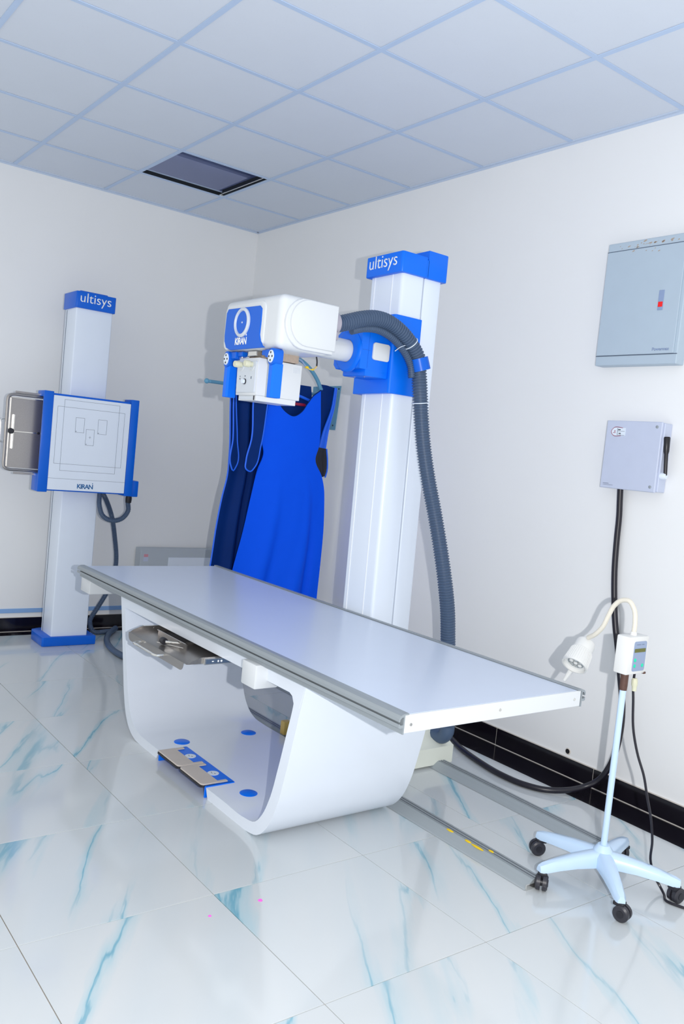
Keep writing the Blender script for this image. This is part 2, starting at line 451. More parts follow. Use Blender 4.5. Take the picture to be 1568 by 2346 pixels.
# ================================================================== floor rails
def rail(y0, label):
    t = thing('floor_rail', label, 'rail', (2.6, y0 + .05, 0), 'floor rails under the tube stand')
    # outer sloped flank, crown with two running grooves
    MB().prism([(y0, 0.001), (y0 + .003, .005), (y0 + .040, .029), (y0 + .046, .029), (y0 + .046, .001)], 'x', 1.25, 4.03).out('rail_flank', M['railalu'], t, smooth=False)
    MB().prism([(y0 + .0462, .001), (y0 + .0462, .031), (y0 + .051, .031), (y0 + .052, .027), (y0 + .060, .027), (y0 + .061, .031), (y0 + .066, .031), (y0 + .067, .026), (y0 + .075, .026), (y0 + .076, .030), (y0 + .083, .030), (y0 + .087, .001)],
               'x', 1.25, 4.03).out('rail_crown', M['alu'], t, smooth=False)
    for (ya, yb) in ((.0523, .0597), (.0673, .0747)):
        MB().box(1.25, 4.03, y0 + ya, y0 + yb, .0262, .0288).out('running_groove', M['groove'], t, smooth=False)
    MB().box(4.0285, 4.034, y0 + .004, y0 + .084, .001, .018, .001).out('end_cap', M['bright'], t, smooth=False)
    return t
rl = rail(-1.052, 'long aluminium floor rail nearest the table pedestal')
rail(-0.572, 'long aluminium floor rail nearest the right wall skirting')
for (xa, xb, ya, yb) in ((3.60, 3.64, -1.0155, -1.004), (3.70, 3.735, -1.016, -1.006), (3.735, 3.80, -1.022, -1.006), (3.80, 3.83, -.993, -.986)):
    MB().sphere(((xa + xb) / 2, (ya + yb) / 2, .0285), .004, ((xb - xa) / .008, 1.6, .9), 10, 6).out('resin_smear', M['tapeyellow'], rl)

# ================================================================== x-ray table
tb = thing('x_ray_table', 'white examination table with grey side rails on a U-shaped pedestal', 'table', (2.75, -1.37, 0))
TX0, TX1, TZ = 1.455, 4.06, 0.692
top = MB().box(TX0 + .0062, TX1 - .0062, -1.700, -0.928, .672, TZ, .0005, 1).out('tabletop', M['tabtop'], tb, smooth=False)
MB().box(TX0 + .0065, TX1 - .0065, -1.712, -0.915, .640, .671).out('table_frame', M['white'], tb, smooth=False)
for xa in (TX0, TX1 - .006):
    MB().box(xa, xa + .006, -1.714, -.913, .638, TZ - .0005, .001, 1).out('end_plate', M['white'], tb, smooth=False)
for (y, z) in ((-1.69, .662), (-1.315, .666), (-.945, .664)):
    MB().tube((TX1 - .001, y, z), (TX1 + .002, y, z), .006, .0045, 12).out('screw', M['bright'], tb)
def side_rail(s, yb):
    # s=-1 front, +1 back ; yb = face of the frame
    q = lambda d, z: (yb + s * d, z)
    P = [q(-.014, .6965), q(.004, .6965), q(.016, .692), q(.022, .684), q(.022, .674), q(.018, .674), q(.017, .681), q(.011, .686), q(.005, .687),
         q(.005, .664), q(.016, .664), q(.018, .668), q(.022, .668), q(.022, .657), q(.017, .655), q(.005, .655), q(.005, .636), q(0, .636), q(0, .692), q(-.014, .692)]
    return MB().prism(P, 'x', TX0 - .004, TX1 + .002).out('side_rail', M['alu'], tb, smooth=False)
side_rail(-1, -1.716); side_rail(1, -0.911)
# cross beams beneath the top
MB().box(1.39, 1.52, -1.690, -.95, .548, .640, .006).out('cross_beam', M['white'], tb)
MB().box(3.195, 3.292, -1.742, -1.640, .548, .637, .006).out('cross_beam', M['white'], tb)
# pedestal: closed loop of bent sheet
def loop_profile():
    outer = [(1.935, .632), (1.952, .575), (1.99, .44), (2.035, .28), (2.068, .17), (2.105, .09), (2.155, .035), (2.215, .008), (2.29, .0), (2.45, .0)]
    outer_b = [(3.1, 0), (3.24, .0), (3.325, .018), (3.385, .075), (3.425, .155), (3.462, .29), (3.498, .46), (3.535, .632)]
    inner = [(1.988, .590), (1.992, .582), (2.03, .44), (2.080, .28), (2.112, .185), (2.150, .115), (2.200, .070), (2.26, .047), (2.33, .042), (2.50, .042)]
    inner_b = [(3.08, .042), (3.22, .042), (3.30, .058), (3.345, .105), (3.378, .17), (3.415, .30), (3.445, .43), (3.470, .545), (3.474, .590)]
    return outer + outer_b, inner + inner_b
def resample(P, n):
    P3 = [(p[0], 0, p[1]) for p in P]
    S = spline(P3, 0.005); 
    return [S[int(round(i * (len(S) - 1) / (n - 1)))] for i in range(n)]
o_, i_ = loop_profile()
ped = MB()
CUT0, CUT1, CUTY = 2.497, 2.935, -1.562       # pedal recess in the floor plate
NP = 120
O3, I3 = resample(o_, NP), resample(i_, NP)
def loop_band(mb, y0, y1):
    V, Fc = [], []
    for k in range(NP):
        a, b = O3[k], I3[k]
        V += [(a.x, y0, a.z), (b.x, y0, b.z), (b.x, y1, b.z), (a.x, y1, a.z)]
    for k in range(NP - 1):
        i = 4 * k; j = i + 4
        Fc += [(i, i + 1, j + 1, j), (i + 1, i + 2, j + 2, j + 1), (i + 2, i + 3, j + 3, j + 2), (i + 3, i, j, j + 3)]
    Fc += [(0, 3, 2, 1), (4 * NP - 4, 4 * NP - 3, 4 * NP - 2, 4 * NP - 1)]
    mb.faces(V, Fc)
# full-width slabs, floor plate recessed where the pedals sit
def loop_cut(mb):
    # columns along the loop: skip the front strip where the recess is
    YF, YB = -1.690, -1.062
    ks = list(range(NP))
    V, Fc = [], []
    def row(k):
        a, b = O3[k], I3[k]
        return [(a.x, YF, a.z), (b.x, YF, b.z), (b.x, CUTY, b.z), (b.x, YB, b.z), (a.x, YB, a.z), (a.x, CUTY, a.z)]
    for k in ks: V += row(k)
    inside = lambda k: (CUT0 - .01) < I3[k].x < (CUT1 + .01) and I3[k].z < .06
    for k in range(NP - 1):
        i, j = 6 * k, 6 * k + 6
        c = inside(k) and inside(k + 1)
        Fc += [(i + 2, i + 3, j + 3, j + 2), (i + 3, i + 4, j + 4, j + 3), (i + 4, i + 5, j + 5, j + 4)]
        if c: Fc += [(i + 5, i + 2, j + 2, j + 5)]
        else: Fc += [(i, i + 1, j + 1, j), (i + 1, i + 2, j + 2, j + 1), (i + 5, i, j, j + 5)]
        if k > 0 and (inside(k) != inside(k - 1)):
            pass
    # close the recess side walls
    kk = [k for k in range(NP) if inside(k)]
    for k in (kk[0], kk[-1]):
        i = 6 * k; Fc += [(i, i + 1, i + 2, i + 5)]
    Fc += [(0, 5, 4, 3, 2, 1), tuple(6 * NP - 6 + q for q in range(6))]
    mb.faces(V, Fc)
    return O3[kk[0]].x, O3[kk[-1]].x, I3[kk[0]].x, I3[kk[-1]].x
cuts = loop_cut(ped)
CL, CR = max(cuts[0], cuts[2]), min(cuts[1], cuts[3])
ped_o = ped.out('pedestal', M['pedestal'], tb, ang=40)
MB().prism([(1.945, .637), (1.968, .578), (3.440, .578), (3.458, .570), (3.468, .552), (3.474, .540), (3.506, .540), (3.534, .637)], 'y', -1.6905, -1.0615).out('pedestal_head', M['pedestal'], tb, smooth=False)
for (x, y) in ((2.425, -1.549), (2.424, -1.197), (3.040, -1.561), (3.038, -1.20)):
    MB().lathe((x, y, .040), (x, y, .0455), [(0, .036), (.5, .036), (1, .030), (1, 0)], 28).out('bolt_cover', M['blue'], tb)
# foot pedals
pu = MB()
pu.box(CL, CR, -1.688, CUTY + .004, .036, .046, .002, 1)
pu.box(CL - .001, CL + .006, -1.694, CUTY, .0, .046, .001, 1).box(CR - .006, CR + .001, -1.694, CUTY, .0, .046, .001, 1)
plate = pu.out('pedal_plate', M['blue'], tb, smooth=False)
PM = (CL + CR) / 2
def pedal(x0, x1, cr):
    y0, y1 = -1.706, -1.626
    P = rrect(x0, x1, y0, y1, .018, 5, (0, 0, cr[0], cr[1]))
    o = MB().prism(P, 'z', .047, .0535, .002, 1).out('foot_pedal', M['pedalgrey'], tb)
    for xa in (x0, x1 - .018):
        MB().box(xa, xa + .018, y1 - .004, y1 + .040, .0465, .0525, .002, 1).out('pedal_arm', M['pedalgrey'], o)
    MB().prism(rrect(x0 + .001, x1 - .001, y0 - .0015, y1 - .02, .018, 5, (0, 0, cr[0], cr[1])), 'z', .0385, .0468).out('pedal_skirt', M['dark'], o)
    cx = (x0 + x1) / 2
    d = MB().tube((cx, y1 + .027, .046), (cx, y1 + .027, .0475), .024, .024, 28).out('pedal_symbol', M['disc'], tb)
    MB().box(cx - .012, cx - .006, y1 + .022, y1 + .025, .0475, .0480).box(cx + .004, cx + .012, y1 + .029, y1 + .032, .0475, .0480).box(cx - .002, cx + .003, y1 + .020, y1 + .022, .0475, .0480).out('arrow_mark', M['ink'], d, smooth=False)
pedal(CL + .014, PM - .003, (0, 1)); pedal(PM + .003, CR - .008, (1, 1))
# cassette tray pulled forward below the front rail
tr = MB()
tx0, tx1, ty0, ty1, tz = 2.362, 2.920, -1.822, -1.10, .550
tr.box(tx0, tx1, ty0, ty1, tz - .002, tz)
tray = tr.out('cassette_tray', M['steel'], tb, smooth=False)
for xa in (tx0 - .002, tx1):
    MB().prism([(ty0 + .005, tz - .002), (ty0 + .02, tz + .008), (ty0 + .06, tz + .022), (ty1, tz + .024), (ty1, tz - .002)], 'x', xa, xa + .002).out('tray_lip', M['steel'], tray, smooth=False)
MB().prism(rrect(tx0 + .002, tx1 - .025, tz - .034, tz, .026, 6, (0, 0, 1, 1)), 'y', ty0 - .0015, ty0 + .0005).out('front_skirt', M['steel'], tray, smooth=False)
MB().box(tx0 - .016, tx0 - .003, ty0 + .07, ty1, tz + .008, tz + .022).out('tray_slide', M['bright'], tray, smooth=False)
MB().box(tx1 + .003, tx1 + .016, ty0 + .07, ty1, tz - .004, tz + .020).out('tray_slide', M['bright'], tray, smooth=False)
MB().box(tx1 + .0155, tx1 + .018, ty0 + .075, ty0 + .20, tz + .0, tz + .017).out('slide_badge', M['hose'], tray, smooth=False)
MB().box(tx1 + .0178, tx1 + .0186, ty0 + .125, ty0 + .131, tz + .005, tz + .013).tube((tx1 + .0178, ty0 + .142, tz + .009), (tx1 + .0186, ty0 + .142, tz + .009), .0045, n=14).box(tx1 + .0178, tx1 + .0186, ty0 + .100, ty0 + .108, tz + .007, tz + .011).out('slide_mark', M['textw'], tray, smooth=False)
MB().sweep([(2.50, ty0, tz - .012), (2.50, ty0 - .02, tz - .012), (2.503, ty0 - .034, tz - .012), (2.515, ty0 - .040, tz - .012), (2.55, ty0 - .0405, tz - .012), (2.68, ty0 - .0405, tz - .012), (2.715, ty0 - .040, tz - .012), (2.727, ty0 - .034, tz - .012), (2.73, ty0 - .02, tz - .012), (2.73, ty0, tz - .012)], .0055, 10, .006).out('tray_handle', M['bright'], tray)
clampb = MB().box(2.45, 2.72, ty0 + .097, ty0 + .102, tz, tz + .026).box(2.45, 2.72, ty0 + .090, ty0 + .102, tz + .024, tz + .026).out('cassette_clamp', M['steel'], tray, smooth=False)
MB().lathe((2.600, ty0 + .045, tz + .017), (2.632, ty0 + .045, tz + .017), [(0, 0), (0, .013), (.2, .0145), (.8, .0145), (1, .013), (1, 0)], 18).out('clamp_knob', M['dark'], tray)
MB().tube((2.632, ty0 + .045, tz + .017), (2.655, ty0 + .099, tz + .014), .006, n=10).out('clamp_spindle', M['bright'], tray)
MB().sweep([(2.585, ty0 + .03, tz + .005), (2.72, ty0 + .085, tz + .009)], .0018, 6).out('clamp_screw', M['bright'], tray)
MB().box(2.625, 2.630, ty0 + .125, ty1, tz, tz + .008).out('centre_rib', M['steel'], tray, smooth=False)
MB().tube((tx0 - .0025, ty0 + .12, tz + .012), (tx0 + .001, ty0 + .12, tz + .012), .005, n=10).out('screw', M['bright'], tray)

# ================================================================== x-ray tube stand
TILT = Matrix.Translation((2.795, -.79, 0)) @ Matrix.Rotation(math.radians(-1.1), 4, 'Y') @ Matrix.Translation((-2.795, .79, 0))
ts = thing('x_ray_tube_stand', 'tall white column on floor rails carrying the x-ray tube head on a blue carriage', 'x-ray stand', (2.795, -.79, 0))
CX0, CX1 = 2.681, 2.909
# column front section (rounded front corner) and rear section with a dark slot between
MB().prism(rrect(CX0, CX1, -.900, -.778, .016, 6, (0, 0, 1, 1)), 'z', .16, 2.30).out('column', M['colwhite'], ts, tilt=True)
MB().prism(rrect(CX0, CX1, -.768, -.668, .006, 3), 'z', .16, 2.30).out('column_rear', M['colwhite'], ts, tilt=True)
MB().box(CX0 + .01, CX1 - .012, -.780, -.766, .16, 2.30).out('column_slot', M['dark'], ts, tilt=True, smooth=False)
MB().box(CX1 - .006, CX1 + .0012, -.7815, -.7785, .16, 2.30).out('slot_edge', M['disc'], ts, tilt=True, smooth=False)
for x in (2.717, 2.842):
    MB().box(x - .0011, x + .0011, -.9022, -.8990, .16, 2.30).out('column_ridge', M['textw'], ts, tilt=True, smooth=False)
CAPZ = 2.238
capo = MB().prism(rrect(2.664, 2.925, -.922, -.775, .014, 5, (0, 0, 1, 1)), 'z', CAPZ, CAPZ + .092, .004, 2)\
    .prism(rrect(2.664, 2.925, -.768, -.645, .012, 4, (1, 1, 0, 0)), 'z', CAPZ, CAPZ + .124, .004, 2)\
    .box(2.664, 2.925, -.776, -.764, CAPZ, CAPZ + .078).out('column_cap', M['blue'], ts, tilt=True)
text('lettering', 'ultisys', .196, (2.692, -.9222, CAPZ + .033), '-y', M['textw'], capo, tilt=True, bold=-0.004)
# trolley at the foot
MB().prism([(2.47, .002), (3.025, .002), (3.045, .012), (3.045, .095), (3.03, .10), (2.985, .125), (2.965, .158), (2.62, .158), (2.60, .10), (2.47, .10)], 'y', -1.005, -.435, .003, 1).out('trolley_cover', M['cream'], ts)
MB().box(2.465, 2.50, -1.045, -1.006, .034, .10, .004).out('trolley_bracket', M['yellow'], ts)
# carriage
carr = MB().prism(rrect(2.653, 2.922, -.932, -.775, .014, 6, (0, 0, 1, 1)), 'z', 1.702, 2.05, .002, 1)
carr = carr.out('carriage', M['blue'], ts, tilt=True)
AX, AZ = 2.781, 1.867     # arm axis
sw = MB()
sw.prism([(AX - .108, AZ - .058), (AX - .090, AZ - .076), (AX + .088, AZ - .076), (AX + .088, AZ + .098), (AX - .060, AZ + .098), (AX - .098, AZ + .070), (AX - .108, AZ + .03)], 'y', -1.092, -.931, .006, 2)
sw.box(AX - .075, AX + .088, -1.06, -.931, AZ - .104, AZ - .070, .006, 2)
swo = sw.out('swivel_block', M['blue'], ts)
MB().lathe((AX, -1.088, AZ), (AX, -1.106, AZ), [(0, .092), (.4, .092), (.8, .086), (1, .078), (1, .050)], 40).out('swivel_ring', M['blue'], swo)
MB().box(AX + .0875, AX + .0885, -1.09, -1.035, AZ + .006, AZ + .008).box(AX + .0875, AX + .0888, -1.052, -1.0505, AZ - .07, AZ + .095).out('block_seam', M['bluedeep'], swo, smooth=False)
MB().prism(rrect(-1.030, -.936, AZ - .030, AZ + .046, .013, 5), 'x', AX + .086, AX + .096, .003, 2).out('cover_plate', M['white'], swo)
for xa in (-.02, .05):
    MB().tube((AX + xa, -1.03, AZ - .1035), (AX + xa, -1.03, AZ - .107), .004, n=8).out('screw', M['bright'], swo)
MB().lathe((AX, -1.08, AZ), (AX, -1.33, AZ), [(0, 0), (0, .0485), (1, .0485), (1, 0)], 40).out('telescopic_arm', M['white'], ts)
# tube housing
HX0, HX1, HY0, HY1, HZ0, HZ1 = 2.560, 3.010, -1.600, -1.345, 1.795, 2.006
hb = bmesh.new(); bmesh.ops.create_cube(hb, size=1)
for v in hb.verts: v.co = Vector(((HX0 + HX1) / 2 + v.co.x * (HX1 - HX0), (HY0 + HY1) / 2 + v.co.y * (HY1 - HY0), (HZ0 + HZ1) / 2 + v.co.z * (HZ1 - HZ0)))
bmesh.ops.bevel(hb, geom=[e for e in hb.edges], offset=.030, segments=6, profile=.5, affect='EDGES')
hm = MB(); hm._merge(hb)
hous = hm.out('tube_housing', M['white'], ts, ang=60)
# raised front rim and blue fascia
MB().prism(rrect(2.582, 2.900, 1.800, 1.984, .030, 6), 'y', HY0 - .006, HY0 + .012, .005, 2).out('front_rim', M['white'], hous)
fp = [(2.610, 1.968), (2.862, 1.964), (2.878, 1.952), (2.880, 1.90), (2.878, 1.850), (2.888, 1.826), (2.905, 1.806), (2.925, 1.797), (2.65, 1.797), (2.615, 1.808), (2.597, 1.835), (2.594, 1.86), (2.597, 1.952)]
MB().prism(fp, 'y', HY0 - .010, HY0 - .003, .0015, 1).out('front_fascia', M['bluedeep'], hous)
dx, dz = 2.738, 1.905
dial = MB().lathe((dx, HY0 - .009, dz), (dx, HY0 - .020, dz), [(0, .060), (.6, .060), (1, .054), (1, .049), (.5, .046), (.2, .046)], 40).out('dial_bezel', M['facia'], hous)
MB().lathe((dx, HY0 - .006, dz), (dx, HY0 - .0125, dz), [(0, 0), (0, .0465), (1, .0465), (1, 0)], 36).out('dial_face', M['bluedeep'], dial)
MB().lathe((dx, HY0 - .0125, dz), (dx, HY0 - .0145, dz), [(0, .004), (1, .003), (1, 0)], 12).out('dial_hub', M['facia'], dial)
text('lettering', 'KIRAN', .092, (2.690, HY0 - .0102, 1.816), '-y', M['textw'], hous, height=.030, bold=.02, spacing=.86)
MB().box(2.775, 2.779, HY0 - .0115, HY0 - .010, 1.850, 1.857).out('logo_accent', M['textw'], hous, smooth=False)
# end cover: stepped D plates
def dshape(y0, y1, z0, z1, n=14):
    r = (z1 - z0) / 2; P = [(y1, z0), (y1, z1)]
    for i in range(n + 1):
        t = math.pi / 2 + math.pi * i / n
        P.append((y0 + r * .92 + r * .92 * math.cos(t), (z0 + z1) / 2 + r * math.sin(t)))
    return P
MB().prism(dshape(-1.582, HY1 - .002, 1.802, 1.999), 'x', HX1 - .010, HX1 + .010, .006, 3).prism(dshape(-1.562, HY1 + .002, 1.815, 1.996), 'x', HX1 + .008, HX1 + .018, .004, 2).out('end_cover', M['white'], hous, ang=50)
MB().lathe((2.945, HY1 - .005, 1.936), (2.945, HY1 + .052, 1.940), [(0, 0), (0, .040), (.35, .040), (.4, .048), (.9, .048), (1, .042), (1, 0)], 28).box(2.962, 2.985, HY1 + .012, HY1 + .045, 1.870, 1.905, .006).out('cable_gland', M['glandgrey'], hous)
# mounting hardware between housing and collimator
MB().box(2.70, 2.86, -1.55, -1.40, 1.764, 1.797, .002, 1).out('mounting_plate', M['chip'], ts, smooth=False)
MB().box(2.755, 2.815, -1.582, -1.545, 1.772, 1.792, .002, 1).tube((2.69, -1.572, 1.768), (2.76, -1.572, 1.768), .005, n=10).lathe((2.685, -1.572, 1.768), (2.700, -1.572, 1.768), [(0, 0), (0, .009), (1, .009), (1, 0)], 12).out('locking_pin', M['bright'], ts, smooth=False)
# collimator
cx0, cx1, cy0, cy1, cz0, cz1 = 2.692, 2.858, -1.592, -1.378, 1.614, 1.764
coll = MB().prism([(cy0 + .004, cz0), (cy1, cz0), (cy1, cz1 - .004), (cy0 + .010, cz1), (cy0, cz1 - .030)], 'x', cx0, cx1, .005, 2).out('collimator', M['white'], ts)
MB().prism(rrect(cx0 + .012, cx1 - .010, cz0 + .010, cz1 - .014, .006, 3), 'y', cy0 - .002, cy0 + .012, .001, 1).out('control_fascia', M['facia'], coll)
for kx in (2.734, 2.816):
    k = MB().lathe((kx, cy0 - .002, 1.736), (kx, cy0 - .036, 1.736), [(0, 0), (0, .0105), (.35, .0105), (.4, .0140), (.9, .0135), (1, .012), (1, 0)], 24).out('control_knob', M['knob'], coll)
    MB().sweep([(kx - .020, cy0 - .0025, 1.728), (kx - .012, cy0 - .0025, 1.715), (kx, cy0 - .0025, 1.7105), (kx + .012, cy0 - .0025, 1.715), (kx + .020, cy0 - .0025, 1.728)], .0018, 6, .004).out('knob_scale', M['white'], coll)
btn = MB().lathe((2.770, cy0 - .001, 1.668), (2.770, cy0 - .016, 1.668), [(0, 0), (0, .0095), (1, .0090), (1, 0)], 20).out('lamp_button', M['disc'], coll)
MB().lathe((2.770, cy0 - .001, 1.668), (2.770, cy0 - .006, 1.668), [(0, 0), (0, .0115), (1, .0115), (1, .009)], 20).out('button_collar', M['dark'], coll)
for (xa, xb, za, zb) in ((2.728, 2.732, 1.676, 1.682), (2.728, 2.732, 1.687, 1.691), (2.817, 2.821, 1.678, 1.688), (2.767, 2.773, 1.688, 1.692)):
    MB().box(xa, xb, cy0 - .003, cy0 - .002, za, zb).out('fascia_symbol', M['ink'], coll, smooth=False)
for i in range(5):
    MB().box(cx1 - .001, cx1 + .0012, cy1 + .0 - .042 + .007 * i, cy1 - .040 + .007 * i, cz1 - .040, cz1 - .016).out('vent_rib', M['facia'], coll, smooth=False)
MB().box(2.712, 2.852, -1.583, -1.392, 1.592, 1.6145, .0015, 1).out('accessory_rail', M['white'], coll, smooth=False)
MB().box(2.722, 2.83, -1.586, -1.582, 1.597, 1.610, .001, 1).out('rail_slot', M['facia'], coll, smooth=False)
MB().box(2.835, 2.839, -1.586, -1.58, 1.594, 1.612).out('slot_stop', M['dark'], coll, smooth=False)
MB().lathe((2.80, -1.392, 1.762), (2.80, -1.392, 1.773), [(0, 0), (0, .012), (1, .012), (1, 0)], 16).out('cable_socket', M['dark'], coll)
# two grip handles
def handle(hx, inner):
    yb0, yb1 = -1.600, -1.560
    b = MB()
    b.prism(rrect(hx - .021, hx + .021, 1.728, 1.795, .018, 6, (1, 1, 1, 1)), 'y', yb0 - .004, yb1, .003, 2)
    s = 1 if inner > 0 else -1
    xa, xb = (hx, hx + s * .062)
    b.box(min(xa, xb), max(xa, xb), yb0 + .004, yb1, 1.762, 1.792, .003, 1)
    xa, xb = (hx + s * .055, hx + s * .10)
    b.box(min(xa, xb), max(xa, xb), yb0 + .012, yb1, 1.772, 1.792, .003, 1)
    g = b.out('handle_bracket', M['bluedeep'], ts)
    MB().prism([(hx - .015, yb0), (hx + .009, yb0), (hx + .017, yb0 + .008), (hx + .017, yb1 + .004), (hx - .009, yb1 + .004), (hx - .015, yb1 - .002)], 'z', 1.604, 1.738, .002, 1).out('grip', M['blue'], g)
    d = MB().lathe((hx, yb0 - .003, 1.762), (hx, yb0 - .007, 1.762), [(0, 0), (0, .0195), (1, .0185), (1, 0)], 28).out('handle_badge', M['disc'], g)
    # stretch badge tall as in the photo
    for v in d.data.vertices: v.co.z = 1.762 + (v.co.z - 1.762) * 1.3
    for a in range(4):
        px, pz = hx + .0115 * math.sin(a * math.pi / 2), 1.762 + .0150 * math.cos(a * math.pi / 2)
        MB().tube((px, yb0 - .0065, pz), (px, yb0 - .0078, pz), .0043, n=10).out('badge_hole', M['dark'], g)
handle(2.618, 1); handle(2.972, -1)
# cables below the housing
MB().sweep([(2.80, -1.392, 1.770), (2.80, -1.375, 1.789), (2.80, -1.350, 1.788), (2.80, -1.330, 1.772), (2.80, -1.320, 1.765)], .0042, 8, .006).out('signal_cable', M['wire'], ts)
MB().sweep([(2.80, -1.320, 1.765), (2.80, -1.300, 1.757), (2.80, -1.282, 1.760), (2.80, -1.268, 1.775)], .0030, 8, .006).out('loose_wire', M['yellow'], ts)
MB().sweep([(2.80, -1.268, 1.775), (2.80, -1.268, 1.792), (2.80, -1.275, 1.818)], .0034, 8, .006).out('loose_lead', M['dark'], ts)
MB().sphere((2.80, -1.318, 1.764), .008, (1, 1.2, .7)).out('wire_joint', M['tapeyellow'], ts)
MB().sphere((2.80, -1.288, 1.758), .006, (1, 1.2, .7)).out('wire_joint', M['tapeyellow'], ts)
# corrugated hose
HA = [(2.945, -1.310, 1.936), (2.94, -1.277, 1.944), (2.94, -1.224, 1.962), (2.94, -1.158, 1.985), (2.94, -1.089, 2.000), (2.94, -1.028, 1.998), (2.942, -.968, 1.979), (2.945, -.908, 1.945), (2.948, -.862, 1.905), (2.950, -.833, 1.868)]
HB = [(2.950, -.82, 1.815), (2.962, -.81, 1.719), (2.966, -.79, 1.605), (2.976, -.77, 1.490), (3.0, -.74, 1.337), (3.024, -.70, 1.184), (3.054, -.67, 1.03), (3.077, -.64, .875), (3.080, -.61, .753), (3.074, -.58, .609), (3.064, -.54, .418), (3.060, -.51, .248), (3.052, -.50, .190)]
MB().sweep(HA + HB, .0345, 16, rib=.0055, pitch=.0125).out('corrugated_hose', M['hose'], ts, ang=50)
MB().sweep([(2.930, -1.20, 1.930), (2.928, -1.13, 1.952), (2.928, -1.06, 1.958), (2.930, -.995, 1.944), (2.935, -.936, 1.912), (2.938, -.888, 1.870), (2.940, -.862, 1.83), (2.944, -.852, 1.78)], .0175, 12, rib=.0035, pitch=.010).out('thin_hose', M['hose'], ts, ang=50)
MB().sweep([(3.052, -.50, .200), (3.050, -.50, .165), (3.03, -.50, .140), (2.985, -.50, .132), (2.90, -.50, .130)], .0345, 16, .008).out('hose_elbow', M['hose'], ts)
MB().lathe((2.951, -.830, 1.870), (2.956, -.812, 1.818), [(0, .032), (0, .041), (1, .042), (1, .032)], 28).out('hose_clamp', M['bluedeep'], ts)
def tie(c, d, r):
    c, d = Vector(c), Vector(d).normalized(); a = d.orthogonal().normalized(); b = d.cross(a)
    pts = [c + (a * math.cos(t) + b * math.sin(t)) * r for t in [2 * math.pi * i / 16 for i in range(17)]]
    return MB().sweep(pts, .0022, 6, .006).out('cable_tie', M['disc'], ts)
tie((2.947, -.885, 1.925), (0, .046, -.04), .0365); tie((2.964, -.803, 1.675), (0, .02, -.11), .0365)
MB().sweep([(2.955, -.92, 1.912), (2.965, -.955, 1.898), (2.975, -.99, 1.876)], .0018, 6, .01).out('tie_tail', M['disc'], ts)

# ================================================================== chest stand
cs = thing('chest_stand', 'upright chest x-ray stand with a square white cassette panel on a white column', 'chest stand', (.32, -1.39, 0))
P = rrect(.185, .455, -1.562, -1.212, .05, 6, (0, 0, 1, 0))
P = [( .455, -1.212), (.185, -1.212), (.165, -1.25), (.165, -1.50), (.19, -1.55), (.23, -1.562), (.445, -1.562), (.455, -1.552)]
MB().prism(P, 'z', .0006, .060, .004, 2).out('base_plate', M['bluedeep'], cs)
MB().prism(rrect(.228, .432, -1.502, -1.264, .008, 3), 'z', .058, 2.20).out('column', M['colwhite'], cs)
MB().box(.262, .266, -1.5032, -1.500, .06, 2.16).out('column_seam', M['ink'], cs, smooth=False)
for zb in (.50, 1.90):
    MB().box(.001, .228, -1.36, -1.29, zb, zb + .05, .004).out('wall_bracket', M['colwhite'], cs)
cap = MB().prism(rrect(.215, .450, -1.512, -1.254, .008, 3), 'z', 2.166, 2.268, .003, 2).box(.215, .42, -1.48, -1.30, 2.262, 2.278, .004, 2).out('column_cap', M['bluedeep'], cs)
text('lettering', 'ultisys', .200, (.4502, -1.486, 2.204), '+x', M['textw'], cap, bold=-0.004)
bh = MB().box(.432, .552, -1.640, -1.142, 1.012, 1.612, .003, 1).out('bucky_housing', M['bluedeep'], cs)
MB().box(.440, .562, -1.140, -1.086, 1.003, 1.630, .005, 2).out('side_cheek', M['bluedeep'], cs)
MB().box(.545, .562, -1.700, -1.640, 1.003, 1.622, .004, 2).box(.435, .548, -1.700, -1.640, 1.003, 1.112, .006, 2).box(.435, .548, -1.700, -1.640, 1.585, 1.622, .006, 2).out('side_cheek', M['bluedeep'], cs)
MB().box(.46, .55, -1.089, -1.040, 1.000, 1.105, .006, 2).out('cable_box', M['bluedeep'], cs)
pn = MB().box(.550, .5595, -1.640, -1.142, 1.020, 1.600, .001, 1).out('front_panel', M['colwhite'], cs, smooth=False)
def rect_lines(name, y0, y1, z0, z1, t=.0013):
    X0, X1 = .5594, .5600
    MB().box(X0, X1, y0, y1, z0, z0 + t).box(X0, X1, y0, y1, z1 - t, z1).box(X0, X1, y0, y0 + t, z0, z1).box(X0, X1, y1 - t, y1, z0, z1).out(name, M['ink'], pn, smooth=False)
rect_lines('field_outline', -1.572, -1.216, 1.141, 1.581); rect_lines('field_outline', -1.612, -1.178, 1.183, 1.536)
for (a, b, c, d) in ((-1.494, -1.438, 1.385, 1.478), (-1.350, -1.292, 1.387, 1.479), (-1.424, -1.370, 1.310, 1.411)):
    rect_lines('sensor_outline', a, b, c, d)
MB().box(.5594, .56, -1.397 - .008, -1.397 + .008, 1.3605, 1.3617).box(.5594, .56, -1.3976, -1.3964, 1.353, 1.369).out('centre_cross', M['ink'], pn, smooth=False)
for (ya, za) in ((-1.490, 1.389), (-1.346, 1.391), (-1.42, 1.314)):
    MB().box(.5594, .56, ya, ya + .004, za, za + .005).out('corner_mark', M['ink'], pn, smooth=False)
MB().box(.5594, .56, -1.640, -1.142, 1.0905, 1.0917).out('panel_line', M['ink'], pn, smooth=False)
text('lettering', 'KIRAN', .102, (.5595, -1.454, 1.036), '+x', M['bluink'], pn, height=.029, bold=.02, spacing=.86)
MB().box(.5595, .5605, -1.358, -1.353, 1.068, 1.074).out('logo_accent', M['bluink'], pn, smooth=False)
